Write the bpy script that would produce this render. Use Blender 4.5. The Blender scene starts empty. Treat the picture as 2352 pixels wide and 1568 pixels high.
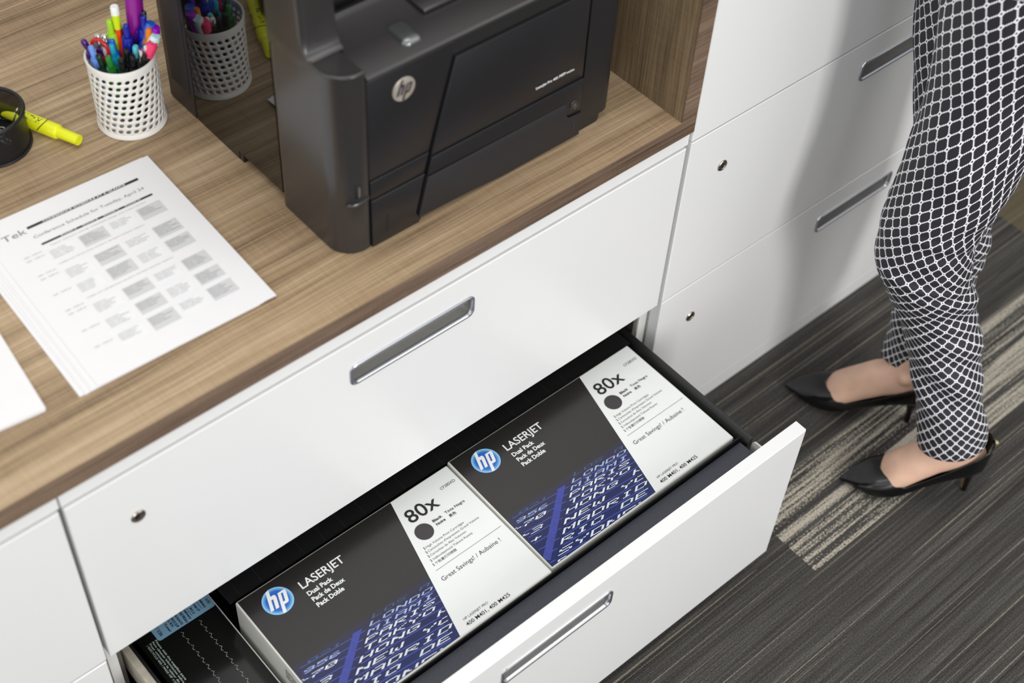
import bpy, bmesh, math, random
from mathutils import Vector, Matrix
random.seed(7)
PI = math.pi
C = bpy.context.scene.collection
sc = bpy.context.scene
CT = 0.69                                   # height of the counter top above the floor
# ------------------------------------------------------------------ camera, world, lights, exposure
cam_d = bpy.data.cameras.new('camera'); cam = bpy.data.objects.new('camera', cam_d); C.objects.link(cam)
cR = Vector((0.75686517, -0.65169481, 0.04948721)); cU = Vector((0.46785217, 0.59311018, 0.65523634)); cF = Vector((0.45636549, 0.47277287, -0.75380127))
cP = Vector((-1.1433547, -0.8807044, 1.1791001 + CT))
cam.matrix_world = Matrix(((cR.x, cU.x, -cF.x, cP.x), (cR.y, cU.y, -cF.y, cP.y), (cR.z, cU.z, -cF.z, cP.z), (0, 0, 0, 1)))
cam_d.sensor_width = 36.0; cam_d.lens = 3331.96 / 2352 * 36.0; cam_d.clip_start = 0.05
cam_d.dof.use_dof = True; cam_d.dof.focus_distance = 1.91; cam_d.dof.aperture_fstop = 3.2
sc.camera = cam
w = bpy.data.worlds.new('world'); sc.world = w; w.use_nodes = True
w.node_tree.nodes['Background'].inputs[0].default_value = (0.98, 0.985, 1.0, 1)
w.node_tree.nodes['Background'].inputs[1].default_value = 0.62
def area(name, loc, target, size, sizey, energy, col=(1, 1, 1)):
    d = bpy.data.lights.new(name, 'AREA'); d.shape = 'RECTANGLE'; d.size = size; d.size_y = sizey; d.energy = energy; d.color = col
    o = bpy.data.objects.new(name, d); C.objects.link(o); o.location = loc
    o.rotation_euler = (Vector(target) - Vector(loc)).to_track_quat('-Z', 'Y').to_euler()
    return o
area('ceiling_panel', (-0.5, 0.15, 2.9), (-0.5, 0.15, 0), 1.9, 0.9, 16, (1.0, 0.985, 0.96))
area('ceiling_panel', (-2.6, -1.4, 2.9), (-2.6, -1.4, 0), 1.2, 2.4, 12, (1.0, 0.985, 0.96))
area('ceiling_panel', (0.8, -1.1, 2.9), (0.8, -1.1, 0), 1.6, 1.1, 13, (1.0, 0.985, 0.96))
area('offscreen_light', (-4.2, 0.4, 1.7), (0, -0.2, 0.6), 2.4, 1.7, 26, (0.95, 0.975, 1.0))  # light from the left, taken for a window out of view
area('offscreen_light', (-0.35, -3.1, 1.45), (0.3, 0, 0.4), 0.6, 1.2, 46, (1.0, 0.99, 0.98))  # added front light, not a window; brightens fronts and casts leg shadows
area('offscreen_light', (-2.3, -2.9, 1.6), (-0.3, 0, 0.5), 1.5, 1.5, 22, (0.97, 0.985, 1.0))  # added left-front light, brightens the upright faces
area('offscreen_light', (1.6, -3.0, 2.2), (0.3, 0, 0.4), 1.8, 1.4, 12, (1.0, 0.99, 0.98))  # added fill, not a window; softens shadows, catches printer edges
sc.view_settings.view_transform = 'Standard'; sc.view_settings.look = 'None'
sc.view_settings.exposure = -0.04; sc.view_settings.gamma = 1.0; sc.view_settings.use_curve_mapping = False

# ------------------------------------------------------------------ materials
def lin(c):
    return tuple(((x / 255) / 12.92 if x / 255 <= 0.04045 else ((x / 255 + 0.055) / 1.055) ** 2.4) for x in c) + (1,)
def mat(name, rgb, rough=0.5, metal=0.0, spec=0.5, coat=0.0, noise=0.0, nscale=400, bump=0.0, trans=0.0):
    m = bpy.data.materials.new(name); m.use_nodes = True; nt = m.node_tree; b = nt.nodes['Principled BSDF']
    b.inputs['Roughness'].default_value = rough; b.inputs['Metallic'].default_value = metal
    b.inputs['Specular IOR Level'].default_value = spec; b.inputs['Coat Weight'].default_value = coat
    b.inputs['Transmission Weight'].default_value = trans
    tc = nt.nodes.new('ShaderNodeTexCoord'); n = nt.nodes.new('ShaderNodeTexNoise'); n.inputs['Scale'].default_value = nscale
    nt.links.new(tc.outputs['Object'], n.inputs['Vector'])
    r = nt.nodes.new('ShaderNodeValToRGB'); c = lin(rgb); k = noise
    r.color_ramp.elements[0].position = 0.3; r.color_ramp.elements[1].position = 0.7
    r.color_ramp.elements[0].color = tuple(max(0, v * (1 - k)) for v in c[:3]) + (1,)
    r.color_ramp.elements[1].color = tuple(min(1, v * (1 + k)) for v in c[:3]) + (1,)
    nt.links.new(n.outputs['Fac'], r.inputs[0]); nt.links.new(r.outputs[0], b.inputs['Base Color'])
    if bump:
        bp = nt.nodes.new('ShaderNodeBump'); bp.inputs['Strength'].default_value = bump; bp.inputs['Distance'].default_value = 0.001
        nt.links.new(n.outputs['Fac'], bp.inputs['Height']); nt.links.new(bp.outputs[0], b.inputs['Normal'])
    return m
class NT:
    """small helper to wire math nodes"""
    def __init__(s, m): s.t = m.node_tree
    def n(s, ty, **k):
        o = s.t.nodes.new(ty)
        for a, b in k.items(): setattr(o, a, b)
        return o
    def m(s, op, a, b=None, c=None):
        o = s.t.nodes.new('ShaderNodeMath'); o.operation = op
        for i, v in enumerate((a, b, c)):
            if v is None: continue
            if isinstance(v, (int, float)): o.inputs[i].default_value = v
            else: s.t.links.new(v, o.inputs[i])
        return o.outputs[0]
    def l(s, a, b): s.t.links.new(a, b)
    def mix(s, f, a, b, ty='MIX'):
        o = s.t.nodes.new('ShaderNodeMix'); o.data_type = 'RGBA'; o.blend_type = ty
        for i, v in ((0, f), (6, a), (7, b)):
            if isinstance(v, (int, float, tuple)): o.inputs[i].default_value = v
            else: s.t.links.new(v, o.inputs[i])
        return o.outputs[2]
    def comb(s, x, y, z):
        o = s.t.nodes.new('ShaderNodeCombineXYZ')
        for i, v in enumerate((x, y, z)):
            if isinstance(v, (int, float)): o.inputs[i].default_value = v
            else: s.t.links.new(v, o.inputs[i])
        return o.outputs[0]
    def noise(s, vec, scale, detail=2, rough=0.5):
        o = s.t.nodes.new('ShaderNodeTexNoise'); o.inputs['Scale'].default_value = scale; o.inputs['Detail'].default_value = detail; o.inputs['Roughness'].default_value = rough
        s.t.links.new(vec, o.inputs['Vector']); return o.outputs['Fac']
    def ramp(s, f, els):
        o = s.t.nodes.new('ShaderNodeValToRGB'); e = o.color_ramp.elements
        e[0].position, e[0].color = els[0]; e[1].position, e[1].color = els[-1]
        for p, c in els[1:-1]:
            x = e.new(p); x.color = c
        s.t.links.new(f, o.inputs[0]); return o.outputs[0]
def wood(name, dark, mid, light, vertical=False, rough=0.42):
    m = bpy.data.materials.new(name); m.use_nodes = True; h = NT(m); b = m.node_tree.nodes['Principled BSDF']
    g = h.n('ShaderNodeNewGeometry'); sp = h.n('ShaderNodeSeparateXYZ'); h.l(g.outputs['Position'], sp.inputs[0])
    x, y, z = sp.outputs
    if vertical: a, p, q = z, h.m('MULTIPLY', y, 1.0), x
    else: a, p, q = x, y, z
    wob = h.noise(h.comb(h.m('MULTIPLY', a, 2.5), h.m('MULTIPLY', p, 6), q), 1.0, 3)
    pp = h.m('ADD', p, h.m('MULTIPLY', wob, 0.018))
    v1 = h.comb(h.m('MULTIPLY', a, 1.6), h.m('MULTIPLY', pp, 70), h.m('MULTIPLY', q, 70))
    v2 = h.comb(h.m('MULTIPLY', a, 6.0), h.m('MULTIPLY', pp, 420), h.m('MULTIPLY', q, 420))
    v3 = h.comb(h.m('MULTIPLY', a, 500), h.m('MULTIPLY', p, 25), h.m('MULTIPLY', q, 25))
    v4 = h.comb(h.m('MULTIPLY', a, 2.2), h.m('MULTIPLY', pp, 14), h.m('MULTIPLY', q, 14))
    n1 = h.noise(v1, 1, 4, 0.6); n2 = h.noise(v2, 1, 3, 0.6); n3 = h.noise(v3, 1, 2); n4 = h.noise(v4, 1, 3)
    f = h.m('ADD', h.m('MULTIPLY', n1, 0.34), h.m('ADD', h.m('MULTIPLY', n2, 0.36), h.m('ADD', h.m('MULTIPLY', n3, 0.08), h.m('MULTIPLY', n4, 0.22))))
    col = h.ramp(f, [(0.36, lin(dark)), (0.49, lin(mid)), (0.62, lin(light))])
    h.l(col, b.inputs['Base Color']); b.inputs['Roughness'].default_value = rough; b.inputs['Specular IOR Level'].default_value = 0.35
    bp = h.n('ShaderNodeBump'); bp.inputs['Strength'].default_value = 0.15; bp.inputs['Distance'].default_value = 0.0005
    h.l(n2, bp.inputs['Height']); h.l(bp.outputs[0], b.inputs['Normal'])
    return m
M = {}
M['white'] = mat('white_lacquer', (232, 232, 231), 0.30, spec=0.45, noise=0.01, nscale=3)
M['white_inner'] = mat('white_steel', (214, 214, 210), 0.45, noise=0.02, nscale=20)
M['steel'] = mat('brushed_steel', (165, 162, 155), 0.35, metal=0.9, noise=0.05, nscale=80)
M['zinc'] = mat('beige_zinc', (196, 188, 172), 0.45, metal=0.3, noise=0.12, nscale=90)
M['alu'] = mat('satin_aluminium', (198, 201, 206), 0.27, metal=0.95, noise=0.02, nscale=60)
M['alu_dark'] = mat('recess_aluminium', (150, 148, 144), 0.4, metal=0.35, noise=0.04, nscale=60)
M['chrome'] = mat('nickel_lock', (190, 182, 170), 0.18, metal=1.0, noise=0.03, nscale=60)
M['hole'] = mat('dark_hole', (14, 13, 12), 0.7, noise=0.1)
M['drawer_black'] = mat('black_powder_coat', (20, 20, 22), 0.42, noise=0.15, nscale=900, bump=0.1)
M['pan'] = mat('charcoal_speckled_coat', (60, 62, 70), 0.5, noise=0.4, nscale=1500, bump=0.15)
M['wood'] = wood('walnut_laminate_counter', (114, 94, 71), (162, 138, 108), (192, 169, 138))
M['wood_edge_shaded'] = wood('walnut_laminate_edge_shaded', (70, 55, 44), (112, 92, 76), (140, 118, 98))  # counter laminate again, darkened because the front edge gets less light
M['wood_side_shaded'] = wood('walnut_upright_shaded', (76, 63, 48), (120, 102, 78), (150, 130, 102), vertical=True)  # vertical grain; colour darkened for the shade of an unbuilt hutch above
M['prn'] = mat('printer_black_plastic', (27, 26, 29), 0.34, spec=0.6, noise=0.05, nscale=900, bump=0.06)
M['prn2'] = mat('printer_satin_plastic', (44, 42, 42), 0.27, spec=0.75, noise=0.04, nscale=900)
M['prn_matte'] = mat('printer_ribbed_plastic', (32, 31, 34), 0.5, noise=0.08, nscale=700)
M['gloss_black'] = mat('piano_black_panel', (12, 10, 10), 0.03, spec=0.62, noise=0.02)
M['latch'] = mat('silver_latch', (120, 122, 122), 0.22, metal=0.8, noise=0.03)
M['silver_badge'] = mat('silver_badge', (205, 196, 184), 0.3, metal=0.6, noise=0.04)
M['ink_white'] = mat('white_print', (240, 243, 240), 0.4, noise=0.01)
M['ink_black'] = mat('black_print', (28, 24, 28), 0.5, noise=0.02)
M['ink_grey'] = mat('light_grey_print', (122, 122, 124), 0.5, noise=0.02)
M['ink_dot'] = mat('charcoal_print', (58, 54, 57), 0.4, noise=0.02)
M['card_white'] = mat('white_carton', (233, 235, 233), 0.32, spec=0.4, noise=0.008, nscale=30)
M['card_side'] = mat('white_carton_side', (226, 226, 218), 0.4, noise=0.02, nscale=30)
M['paper'] = mat('white_paper', (232, 231, 232), 0.7, noise=0.006, nscale=40)
M['cell_dark'] = mat('grey_table_cell', (205, 205, 206), 0.7, noise=0.01)
M['cell_light'] = mat('pale_table_cell', (233, 233, 234), 0.7, noise=0.01)
M['plastic_white'] = mat('white_cup_plastic', (232, 230, 224), 0.35, noise=0.01)
M['yellow'] = mat('highlighter_yellow', (232, 236, 30), 0.35, noise=0.02)
M['wire_black'] = mat('black_wire', (26, 27, 30), 0.4, metal=0.3, noise=0.05)
M['leather'] = mat('black_leather', (12, 12, 13), 0.2, spec=0.6, noise=0.1, nscale=500, bump=0.05)
M['gold'] = mat('pale_gold_metal', (215, 200, 160), 0.2, metal=1.0, noise=0.03)
M['sole'] = mat('tan_sole', (170, 140, 105), 0.5, noise=0.05)
M['navy_top'] = mat('dark_knit_top', (36, 36, 42), 0.8, noise=0.1)
M['wall'] = mat('white_wall_paint', (226, 226, 222), 0.8, noise=0.01, nscale=60, bump=0.05)
M['blue_label'] = mat('pale_blue_label', (140, 185, 215), 0.35, noise=0.02)
M['tape_clear'] = mat('glossy_black_carton', (26, 27, 25), 0.16, spec=0.5, noise=0.15, nscale=8)
M['perf'] = mat('perforation_white', (190, 205, 195), 0.5, noise=0.05)

def skin_mat():
    m = mat('skin', (226, 186, 162), 0.42, noise=0.09, nscale=26)
    b = m.node_tree.nodes['Principled BSDF']
    b.inputs['Subsurface Weight'].default_value = 0.12; b.inputs['Subsurface Radius'].default_value = (0.01, 0.004, 0.002); b.inputs['Subsurface Scale'].default_value = 1.0
    return m
M['skin'] = skin_mat()

def carpet():
    m = bpy.data.materials.new('striped_grey_carpet_planks'); m.use_nodes = True; h = NT(m); b = m.node_tree.nodes['Principled BSDF']
    g = h.n('ShaderNodeNewGeometry'); sp = h.n('ShaderNodeSeparateXYZ'); h.l(g.outputs['Position'], sp.inputs[0]); x, y, z = sp.outputs
    # planks 0.25 m deep (y), 1.0 m long (x), each row shifted
    def streak(sx, sy, det=3, off=0.0):
        return h.noise(h.comb(h.m('MULTIPLY', x, sx), h.m('ADD', h.m('MULTIPLY', y, sy), off), 0.0), 1, det, 0.6)
    base = h.m('ADD', h.m('MULTIPLY', streak(0.7, 70), 0.45), h.m('MULTIPLY', streak(4, 420, 2), 0.55))
    tuft = h.noise(h.comb(h.m('MULTIPLY', x, 420), h.m('MULTIPLY', y, 620), 0.0), 1, 1)
    col = h.ramp(base, [(0.34, lin((50, 47, 45))), (0.50, lin((72, 70, 67))), (0.62, lin((92, 91, 87))), (0.76, lin((132, 126, 114)))])
    # darker brownish plank
    fine = streak(0.8, 260, 1, 31.0)
    line = h.m('GREATER_THAN', fine, 0.66)
    col = h.mix(h.m('MULTIPLY', line, 0.6), col, lin((166, 158, 140)))
    # light plank blocks
    def block(x0, x1, y0, y1):
        a = h.m('MULTIPLY', h.m('GREATER_THAN', x, x0), h.m('LESS_THAN', x, x1))
        c = h.m('MULTIPLY', h.m('GREATER_THAN', y, y0), h.m('LESS_THAN', y, y1))
        return h.m('MULTIPLY', a, c)
    blk = h.m('MAXIMUM', block(0.050, 0.98, -0.345, -0.195), block(0.705, 1.7, -0.238, -0.196))
    s1 = h.m('ADD', h.m('MULTIPLY', streak(1.0, 75, 3, 7.0), 0.62), h.m('MULTIPLY', streak(5, 300, 2, 3.0), 0.38))
    col = h.mix(h.m('MULTIPLY', block(0.92, 1.9, -0.105, 0.3), 0.55), col, lin((112, 102, 76)))
    lt = h.m('MULTIPLY', blk, h.m('GREATER_THAN', h.m('ADD', s1, h.m('MULTIPLY', h.m('SUBTRACT', tuft, 0.5), 0.32)), 0.512))
    col = h.mix(h.m('MULTIPLY', lt, 0.85), col, lin((196, 188, 172)))
    col = h.mix(0.8, col, h.ramp(tuft, [(0.3, (0.35, 0.35, 0.35, 1)), (0.7, (1.45, 1.45, 1.45, 1))]), 'MULTIPLY')
    h.l(col, b.inputs['Base Color']); b.inputs['Roughness'].default_value = 0.95; b.inputs['Specular IOR Level'].default_value = 0.1
    bp = h.n('ShaderNodeBump'); bp.inputs['Strength'].default_value = 0.6; bp.inputs['Distance'].default_value = 0.002
    h.l(tuft, bp.inputs['Height']); h.l(bp.outputs[0], b.inputs['Normal'])
    return m
M['carpet'] = carpet()

def trouser_mat():
    m = bpy.data.materials.new('black_white_lattice_fabric'); m.use_nodes = True; h = NT(m); b = m.node_tree.nodes['Principled BSDF']
    uv = h.n('ShaderNodeUVMap'); uv.uv_map = 'UVMap'; sp = h.n('ShaderNodeSeparateXYZ'); h.l(uv.outputs[0], sp.inputs[0]); u, v, _ = sp.outputs
    fa = h.m('ABSOLUTE', h.m('SUBTRACT', h.m('FRACT', u), 0.5)); fb = h.m('ABSOLUTE', h.m('SUBTRACT', h.m('FRACT', v), 0.5))
    # fa, fb in 0..0.5; a lattice line lies where fa or fb is near 0.5 (= integer uv)
    da = h.m('SUBTRACT', 0.5, fa); db = h.m('SUBTRACT', 0.5, fb)
    tooth = lambda c: h.m('PINGPONG', h.m('MULTIPLY', c, 7.0), 0.5)
    wa = h.m('ADD', 0.02, h.m('MULTIPLY', tooth(v), 0.15)); wb = h.m('ADD', 0.02, h.m('MULTIPLY', tooth(u), 0.15))
    la = h.m('LESS_THAN', da, wa); lb = h.m('LESS_THAN', db, wb)
    node = h.m('LESS_THAN', h.m('ADD', da, db), 0.27); core = h.m('LESS_THAN', h.m('ADD', da, db), 0.09)
    wht = h.m('MULTIPLY', h.m('MAXIMUM', h.m('MAXIMUM', la, lb), node), h.m('SUBTRACT', 1.0, core))
    col = h.mix(wht, lin((34, 31, 38)), lin((232, 232, 234)))
    h.l(col, b.inputs['Base Color']); b.inputs['Roughness'].default_value = 0.62
    return m
M['trouser'] = trouser_mat()

def mesh_cup_mat():
    m = bpy.data.materials.new('black_wire_mesh'); m.use_nodes = True; h = NT(m); b = m.node_tree.nodes['Principled BSDF']
    b.inputs['Base Color'].default_value = lin((24, 25, 28)); b.inputs['Roughness'].default_value = 0.4; b.inputs['Metallic'].default_value = 0.3
    uv = h.n('ShaderNodeUVMap'); uv.uv_map = 'UVMap'; sp = h.n('ShaderNodeSeparateXYZ'); h.l(uv.outputs[0], sp.inputs[0]); u, v, _ = sp.outputs
    a = h.m('GREATER_THAN', h.m('FRACT', h.m('ADD', u, v)), 0.30); c = h.m('GREATER_THAN', h.m('FRACT', h.m('SUBTRACT', u, v)), 0.30)
    h.l(h.m('MAXIMUM', a, c), b.inputs['Alpha'])
    return m
M['mesh_cup'] = mesh_cup_mat()

def plastic(name, rgb, rough=0.28): 
    return mat(name, rgb, rough, spec=0.5, noise=0.02)

# ------------------------------------------------------------------ geometry helpers
def tag(o, label=None, cat=None, group=None, kind=None):
    if label: o['label'] = label
    if cat: o['category'] = cat
    if group: o['group'] = group
    if kind: o['kind'] = kind
    return o
def thing(name, loc, label, cat, group=None):
    o = bpy.data.objects.new(name, None); C.objects.link(o); o.location = loc; o.empty_display_size = 0.02
    return tag(o, label, cat, group)
def wl(o):
    v = Vector(o.location)
    while o.parent: o = o.parent; v = v + o.location
    return v
def obj(name, bm, m, parent=None, smooth=True, angle=40, fix=True):
    """bm is in world coordinates; the object's origin goes to the parent's (or to the mesh's base)"""
    if isinstance(bm, bpy.types.Mesh): me = bm
    else:
        if fix: bmesh.ops.recalc_face_normals(bm, faces=bm.faces[:])
        me = bpy.data.meshes.new(name); bm.to_mesh(me); bm.free()
    me.name = name
    o = bpy.data.objects.new(name, me); C.objects.link(o)
    if not isinstance(m, (list, tuple)): m = [m]
    if not me.materials:
        for x in m: me.materials.append(x)
    off = wl(parent) if parent else Vector((0, 0, 0))
    if parent: o.parent = parent
    else:
        xs = [v.co for v in me.vertices]
        off = Vector(((min(c.x for c in xs) + max(c.x for c in xs)) / 2, (min(c.y for c in xs) + max(c.y for c in xs)) / 2, min(c.z for c in xs)))
        o.location = off
    me.transform(Matrix.Translation(-off))
    if smooth:
        me.polygons.foreach_set('use_smooth', [True] * len(me.polygons))
        try: me.set_sharp_from_angle(angle=math.radians(angle))
        except Exception: pass
    return o
def box(bm, x0, x1, y0, y1, z0, z1, bev=0.0, seg=2):
    r = bmesh.ops.create_cube(bm, size=1.0); vs = r['verts']
    for v in vs: v.co = Vector((x0 + (v.co.x + .5) * (x1 - x0), y0 + (v.co.y + .5) * (y1 - y0), z0 + (v.co.z + .5) * (z1 - z0)))
    if bev > 0:
        es = list({e for v in vs for e in v.link_edges})
        bmesh.ops.bevel(bm, geom=es, offset=bev, segments=seg, profile=0.5, affect='EDGES')
    return bm
def nb(*a, **k): return box(bmesh.new(), *a, **k)
def loft(bm, rings, closed=True, cap0=True, cap1=True, uvs=None):
    """rings: list of lists of Vectors, same count"""
    V = [[bm.verts.new(p) for p in r] for r in rings]; n = len(rings[0])
    for i in range(len(V) - 1):
        for j in range(n if closed else n - 1):
            k = (j + 1) % n
            bm.faces.new((V[i][j], V[i][k], V[i + 1][k], V[i + 1][j]))
    if closed and cap0: bm.faces.new(list(reversed(V[0])))
    if closed and cap1: bm.faces.new(V[-1])
    return V
def frame(d):
    d = d.normalized(); u = Vector((0, 0, 1)) if abs(d.z) < 0.9 else Vector((1, 0, 0))
    a = d.cross(u).normalized(); b = d.cross(a).normalized(); return a, b
def tube(bm, pts, rads, n=16, caps=True):
    pts = [Vector(p) for p in pts]; rings = []
    a = b = None
    for i, p in enumerate(pts):
        d = (pts[min(i + 1, len(pts) - 1)] - pts[max(i - 1, 0)])
        if d.length < 1e-9: d = Vector((0, 0, 1))
        d.normalize()
        if a is None: a, b = frame(d)
        else:
            a = (a - d * a.dot(d)).normalized(); b = d.cross(a).normalized()
        r = rads[i] if isinstance(rads, (list, tuple)) else rads
        rings.append([p + (a * math.cos(2 * PI * k / n) + b * math.sin(2 * PI * k / n)) * r for k in range(n)])
    loft(bm, rings, True, caps, caps); return bm
def cyl(bm, p0, p1, r0, r1=None, n=24): return tube(bm, [p0, p1], [r0, r0 if r1 is None else r1], n)
def rrect(x0, x1, z0, z1, r, n=6):
    """rounded rectangle outline, counter-clockwise, list of (x,z)"""
    out = []
    for cx, cz, a0 in ((x1 - r, z1 - r, 0), (x0 + r, z1 - r, 90), (x0 + r, z0 + r, 180), (x1 - r, z0 + r, 270)):
        for k in range(n + 1):
            a = math.radians(a0 + 90 * k / n); out.append((cx + r * math.cos(a), cz + r * math.sin(a)))
    return out
def panel_hole(x0, x1, z0, z1, yf, th, hole=None, bev=0.0012):
    """front panel facing -y with an optional rounded hole (x0,x1,z0,z1,r)"""
    bm = bmesh.new()
    def fill(y, inset, flip):
        o = [bm.verts.new((x, y, z)) for x, z in ((x0 + inset, z0 + inset), (x1 - inset, z0 + inset), (x1 - inset, z1 - inset), (x0 + inset, z1 - inset))]
        es = [bm.edges.new((o[i], o[(i + 1) % 4])) for i in range(4)]
        hv = []
        if hole:
            hv = [bm.verts.new((x, y, z)) for x, z in rrect(*hole)]
            es += [bm.edges.new((hv[i], hv[(i + 1) % len(hv)])) for i in range(len(hv))]
            bmesh.ops.triangle_fill(bm, use_beauty=True, edges=es)
        else: bm.faces.new(o)
        return o, hv
    fo, fh = fill(yf, bev, False); bo, bh = fill(yf + th, 0, True)
    mo = [bm.verts.new((x, yf + bev, z)) for x, z in ((x0, z0), (x1, z0), (x1, z1), (x0, z1))]
    for i in range(4):
        j = (i + 1) % 4
        bm.faces.new((fo[i], mo[i], mo[j], fo[j])); bm.faces.new((mo[i], bo[i], bo[j], mo[j]))
    for i in range(len(fh)):
        j = (i + 1) % len(fh); bm.faces.new((fh[i], fh[j], bh[j], bh[i]))
    bmesh.ops.recalc_face_normals(bm, faces=bm.faces[:])
    return bm
def text_mesh(body, bold=0.0, size=1.0):
    cu = bpy.data.curves.new('t', 'FONT'); cu.body = body; cu.size = size; cu.offset = bold; cu.resolution_u = 3
    o = bpy.data.objects.new('t', cu); C.objects.link(o)
    dg = bpy.context.evaluated_depsgraph_get(); dg.update(); me = bpy.data.meshes.new_from_object(o.evaluated_get(dg))
    bpy.data.objects.remove(o); bpy.data.curves.remove(cu); return me
def add_text(bm, body, org, X, Y, width=None, cap=None, bold=0.0, shear=0.0):
    """text with its left baseline end at org, along X, letters towards Y; cap = capital height"""
    me = text_mesh(body, bold)
    xs = [v.co.x for v in me.vertices]
    if not xs: return bm
    x0, x1 = min(xs), max(xs); sy = cap / 0.727
    sx = (width / (x1 - x0)) if width else sy
    X = Vector(X).normalized(); Y = Vector(Y).normalized(); org = Vector(org)
    for v in me.vertices:
        a = (v.co.x - x0) * sx; b_ = v.co.y * sy
        v.co = org + X * (a + shear * b_) + Y * b_
    bm.from_mesh(me); bpy.data.meshes.remove(me); return bm
def quad(bm, *ps): bm.faces.new([bm.verts.new(p) for p in ps])

# ------------------------------------------------------------------ the setting
def struct(name, bm, m): return tag(obj(name, bm, m, None, smooth=False), kind='structure')
struct('floor', nb(-3.2, 3.4, -3.2, 0.86, -0.05, 0.0), M['carpet'])
struct('wall_back', nb(-3.2, 3.4, 0.86, 0.94, 0.0, 2.6), M['wall'])

# ------------------------------------------------------------------ cabinets
HW, HH = 0.186, 0.036
def add_handle(parent, xc, ztop, yf, wid=HW, hh=HH):
    """recessed aluminium pull, ztop = top of its bezel; open_y faces -y"""
    x0, x1, z1, z0 = xc - wid / 2, xc + wid / 2, ztop, ztop - hh
    bm = bmesh.new()
    prof = [(0.0, 0.0), (0.0004, -0.0016), (0.0016, -0.0024), (0.0034, -0.0020), (0.0046, 0.0002), (0.0050, 0.0030)]
    rings = []
    for ins, dy in prof:
        r = max(0.010 - ins * 0.6, 0.004)
        rings.append([Vector((x, yf + dy, z)) for x, z in rrect(x0 + ins, x1 - ins, z0 + ins, z1 - ins, r)])
    loft(bm, rings, True, False, False)
    hnd = obj('handle', bm, M['alu'], parent)
    bm = bmesh.new(); rings = []
    for ins, dy in [(0.0050, 0.003), (0.0054, 0.013), (0.0075, 0.0165)]:
        rings.append([Vector((x, yf + dy, z)) for x, z in rrect(x0 + ins, x1 - ins, z0 + ins, z1 - ins, 0.006)])
    loft(bm, rings, True, False, True)
    # upper lip folded down inside the recess
    box(bm, x0 + 0.008, x1 - 0.008, yf + 0.004, yf + 0.012, z1 - 0.014, z1 - 0.0125)
    obj('handle_recess', bm, M['alu_dark'], hnd if False else parent)
    return (x0 + 0.004, x1 - 0.004, z0 + 0.004, z1 - 0.004, 0.007)
def hole_of(xc, ztop): return (xc - HW / 2 + 0.003, xc + HW / 2 - 0.003, ztop - HH + 0.003, ztop - 0.003, 0.007)
def add_lock(parent, x, z, yf):
    bm = bmesh.new()
    prof = [(0.0088, 0.0), (0.0088, -0.0012), (0.0078, -0.0022), (0.0066, -0.0020), (0.0062, -0.0006), (0.0056, -0.0004), (0.0052, -0.0012), (0.0001, -0.0014)]
    n = 28
    loft(bm, [[Vector((x + r * math.cos(2 * PI * k / n), yf + dy, z + r * math.sin(2 * PI * k / n))) for k in range(n)] for r, dy in prof], True, False, True)
    obj('lock', bm, M['chrome'], parent)
    bm = bmesh.new(); box(bm, x - 0.0008, x + 0.0008, yf - 0.0019, yf - 0.0013, z - 0.0034, z + 0.0034)
    obj('keyhole', bm, M['hole'], parent)
def add_front(root, x0, x1, z0, z1, yf, lock=True, name='drawer', handle=True):
    xc = (x0 + x1) / 2; zt = z1 - 0.038
    d = obj(name, panel_hole(x0, x1, z0, z1, yf, 0.019, hole_of(xc, zt) if handle else None), M['white'], root, smooth=False)
    if handle: add_handle(d, xc, zt, yf)
    if lock: add_lock(d, x0 + 0.073, z1 - 0.077, yf)
    return d
Zc = lambda z: z + CT
# --- drawer cabinet under the counter, lower drawer pulled out
root = thing('drawer_cabinet', (-0.452, 0.30, 0), 'white two-drawer cabinet under the wooden counter, its lower drawer pulled open', 'cabinet')
bm = bmesh.new()
box(bm, -0.898, -0.886, 0.0215, 0.60, 0.0, Zc(-0.0275)); box(bm, -0.018, -0.002, 0.0215, 0.60, 0.0, Zc(-0.0275))
box(bm, -0.886, -0.018, 0.585, 0.60, 0.0, Zc(-0.0275)); box(bm, -0.886, -0.018, 0.0215, 0.585, Zc(-0.046), Zc(-0.0275))
box(bm, -0.886, -0.018, 0.0215, 0.585, 0.03, Zc(-0.645))
obj('body', bm, M['white_inner'], root, smooth=False)
obj('top_rail', nb(-0.8990, -0.0012, 0.0045, 0.0215, Zc(-0.0515), Zc(-0.0272), 0.0006, 1), M['white'], root, smooth=False)
obj('plinth', nb(-0.8985, -0.0012, 0.006, 0.0215, 0.0, Zc(-0.658), 0.0006, 1), M['white'], root, smooth=False)
# slides, seen at the right of the opening
for q_ in ((-0.0260, -0.0190), (-0.885, -0.880)):
    obj('upright_strip', nb(q_[0], q_[1], 0.024, 0.036, Zc(-0.64), Zc(-0.06)), M['steel'], root, smooth=False)
for q_ in ((-0.030, -0.0245), (-0.8825, -0.8765)):
    obj('slide_rail', nb(q_[0], q_[1], -0.21, 0.30, Zc(-0.600), Zc(-0.572)), M['steel'], root, smooth=False)
add_front(root, -0.8984, -0.0056, Zc(-0.3533), Zc(-0.0540), 0.002)
YO = -0.2845
d2 = add_front(root, -0.8984, -0.0040, Zc(-0.6550), Zc(-0.3560), YO, lock=False)
RZ = Zc(-0.410)                                    # rim height of the metal drawer box
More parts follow.
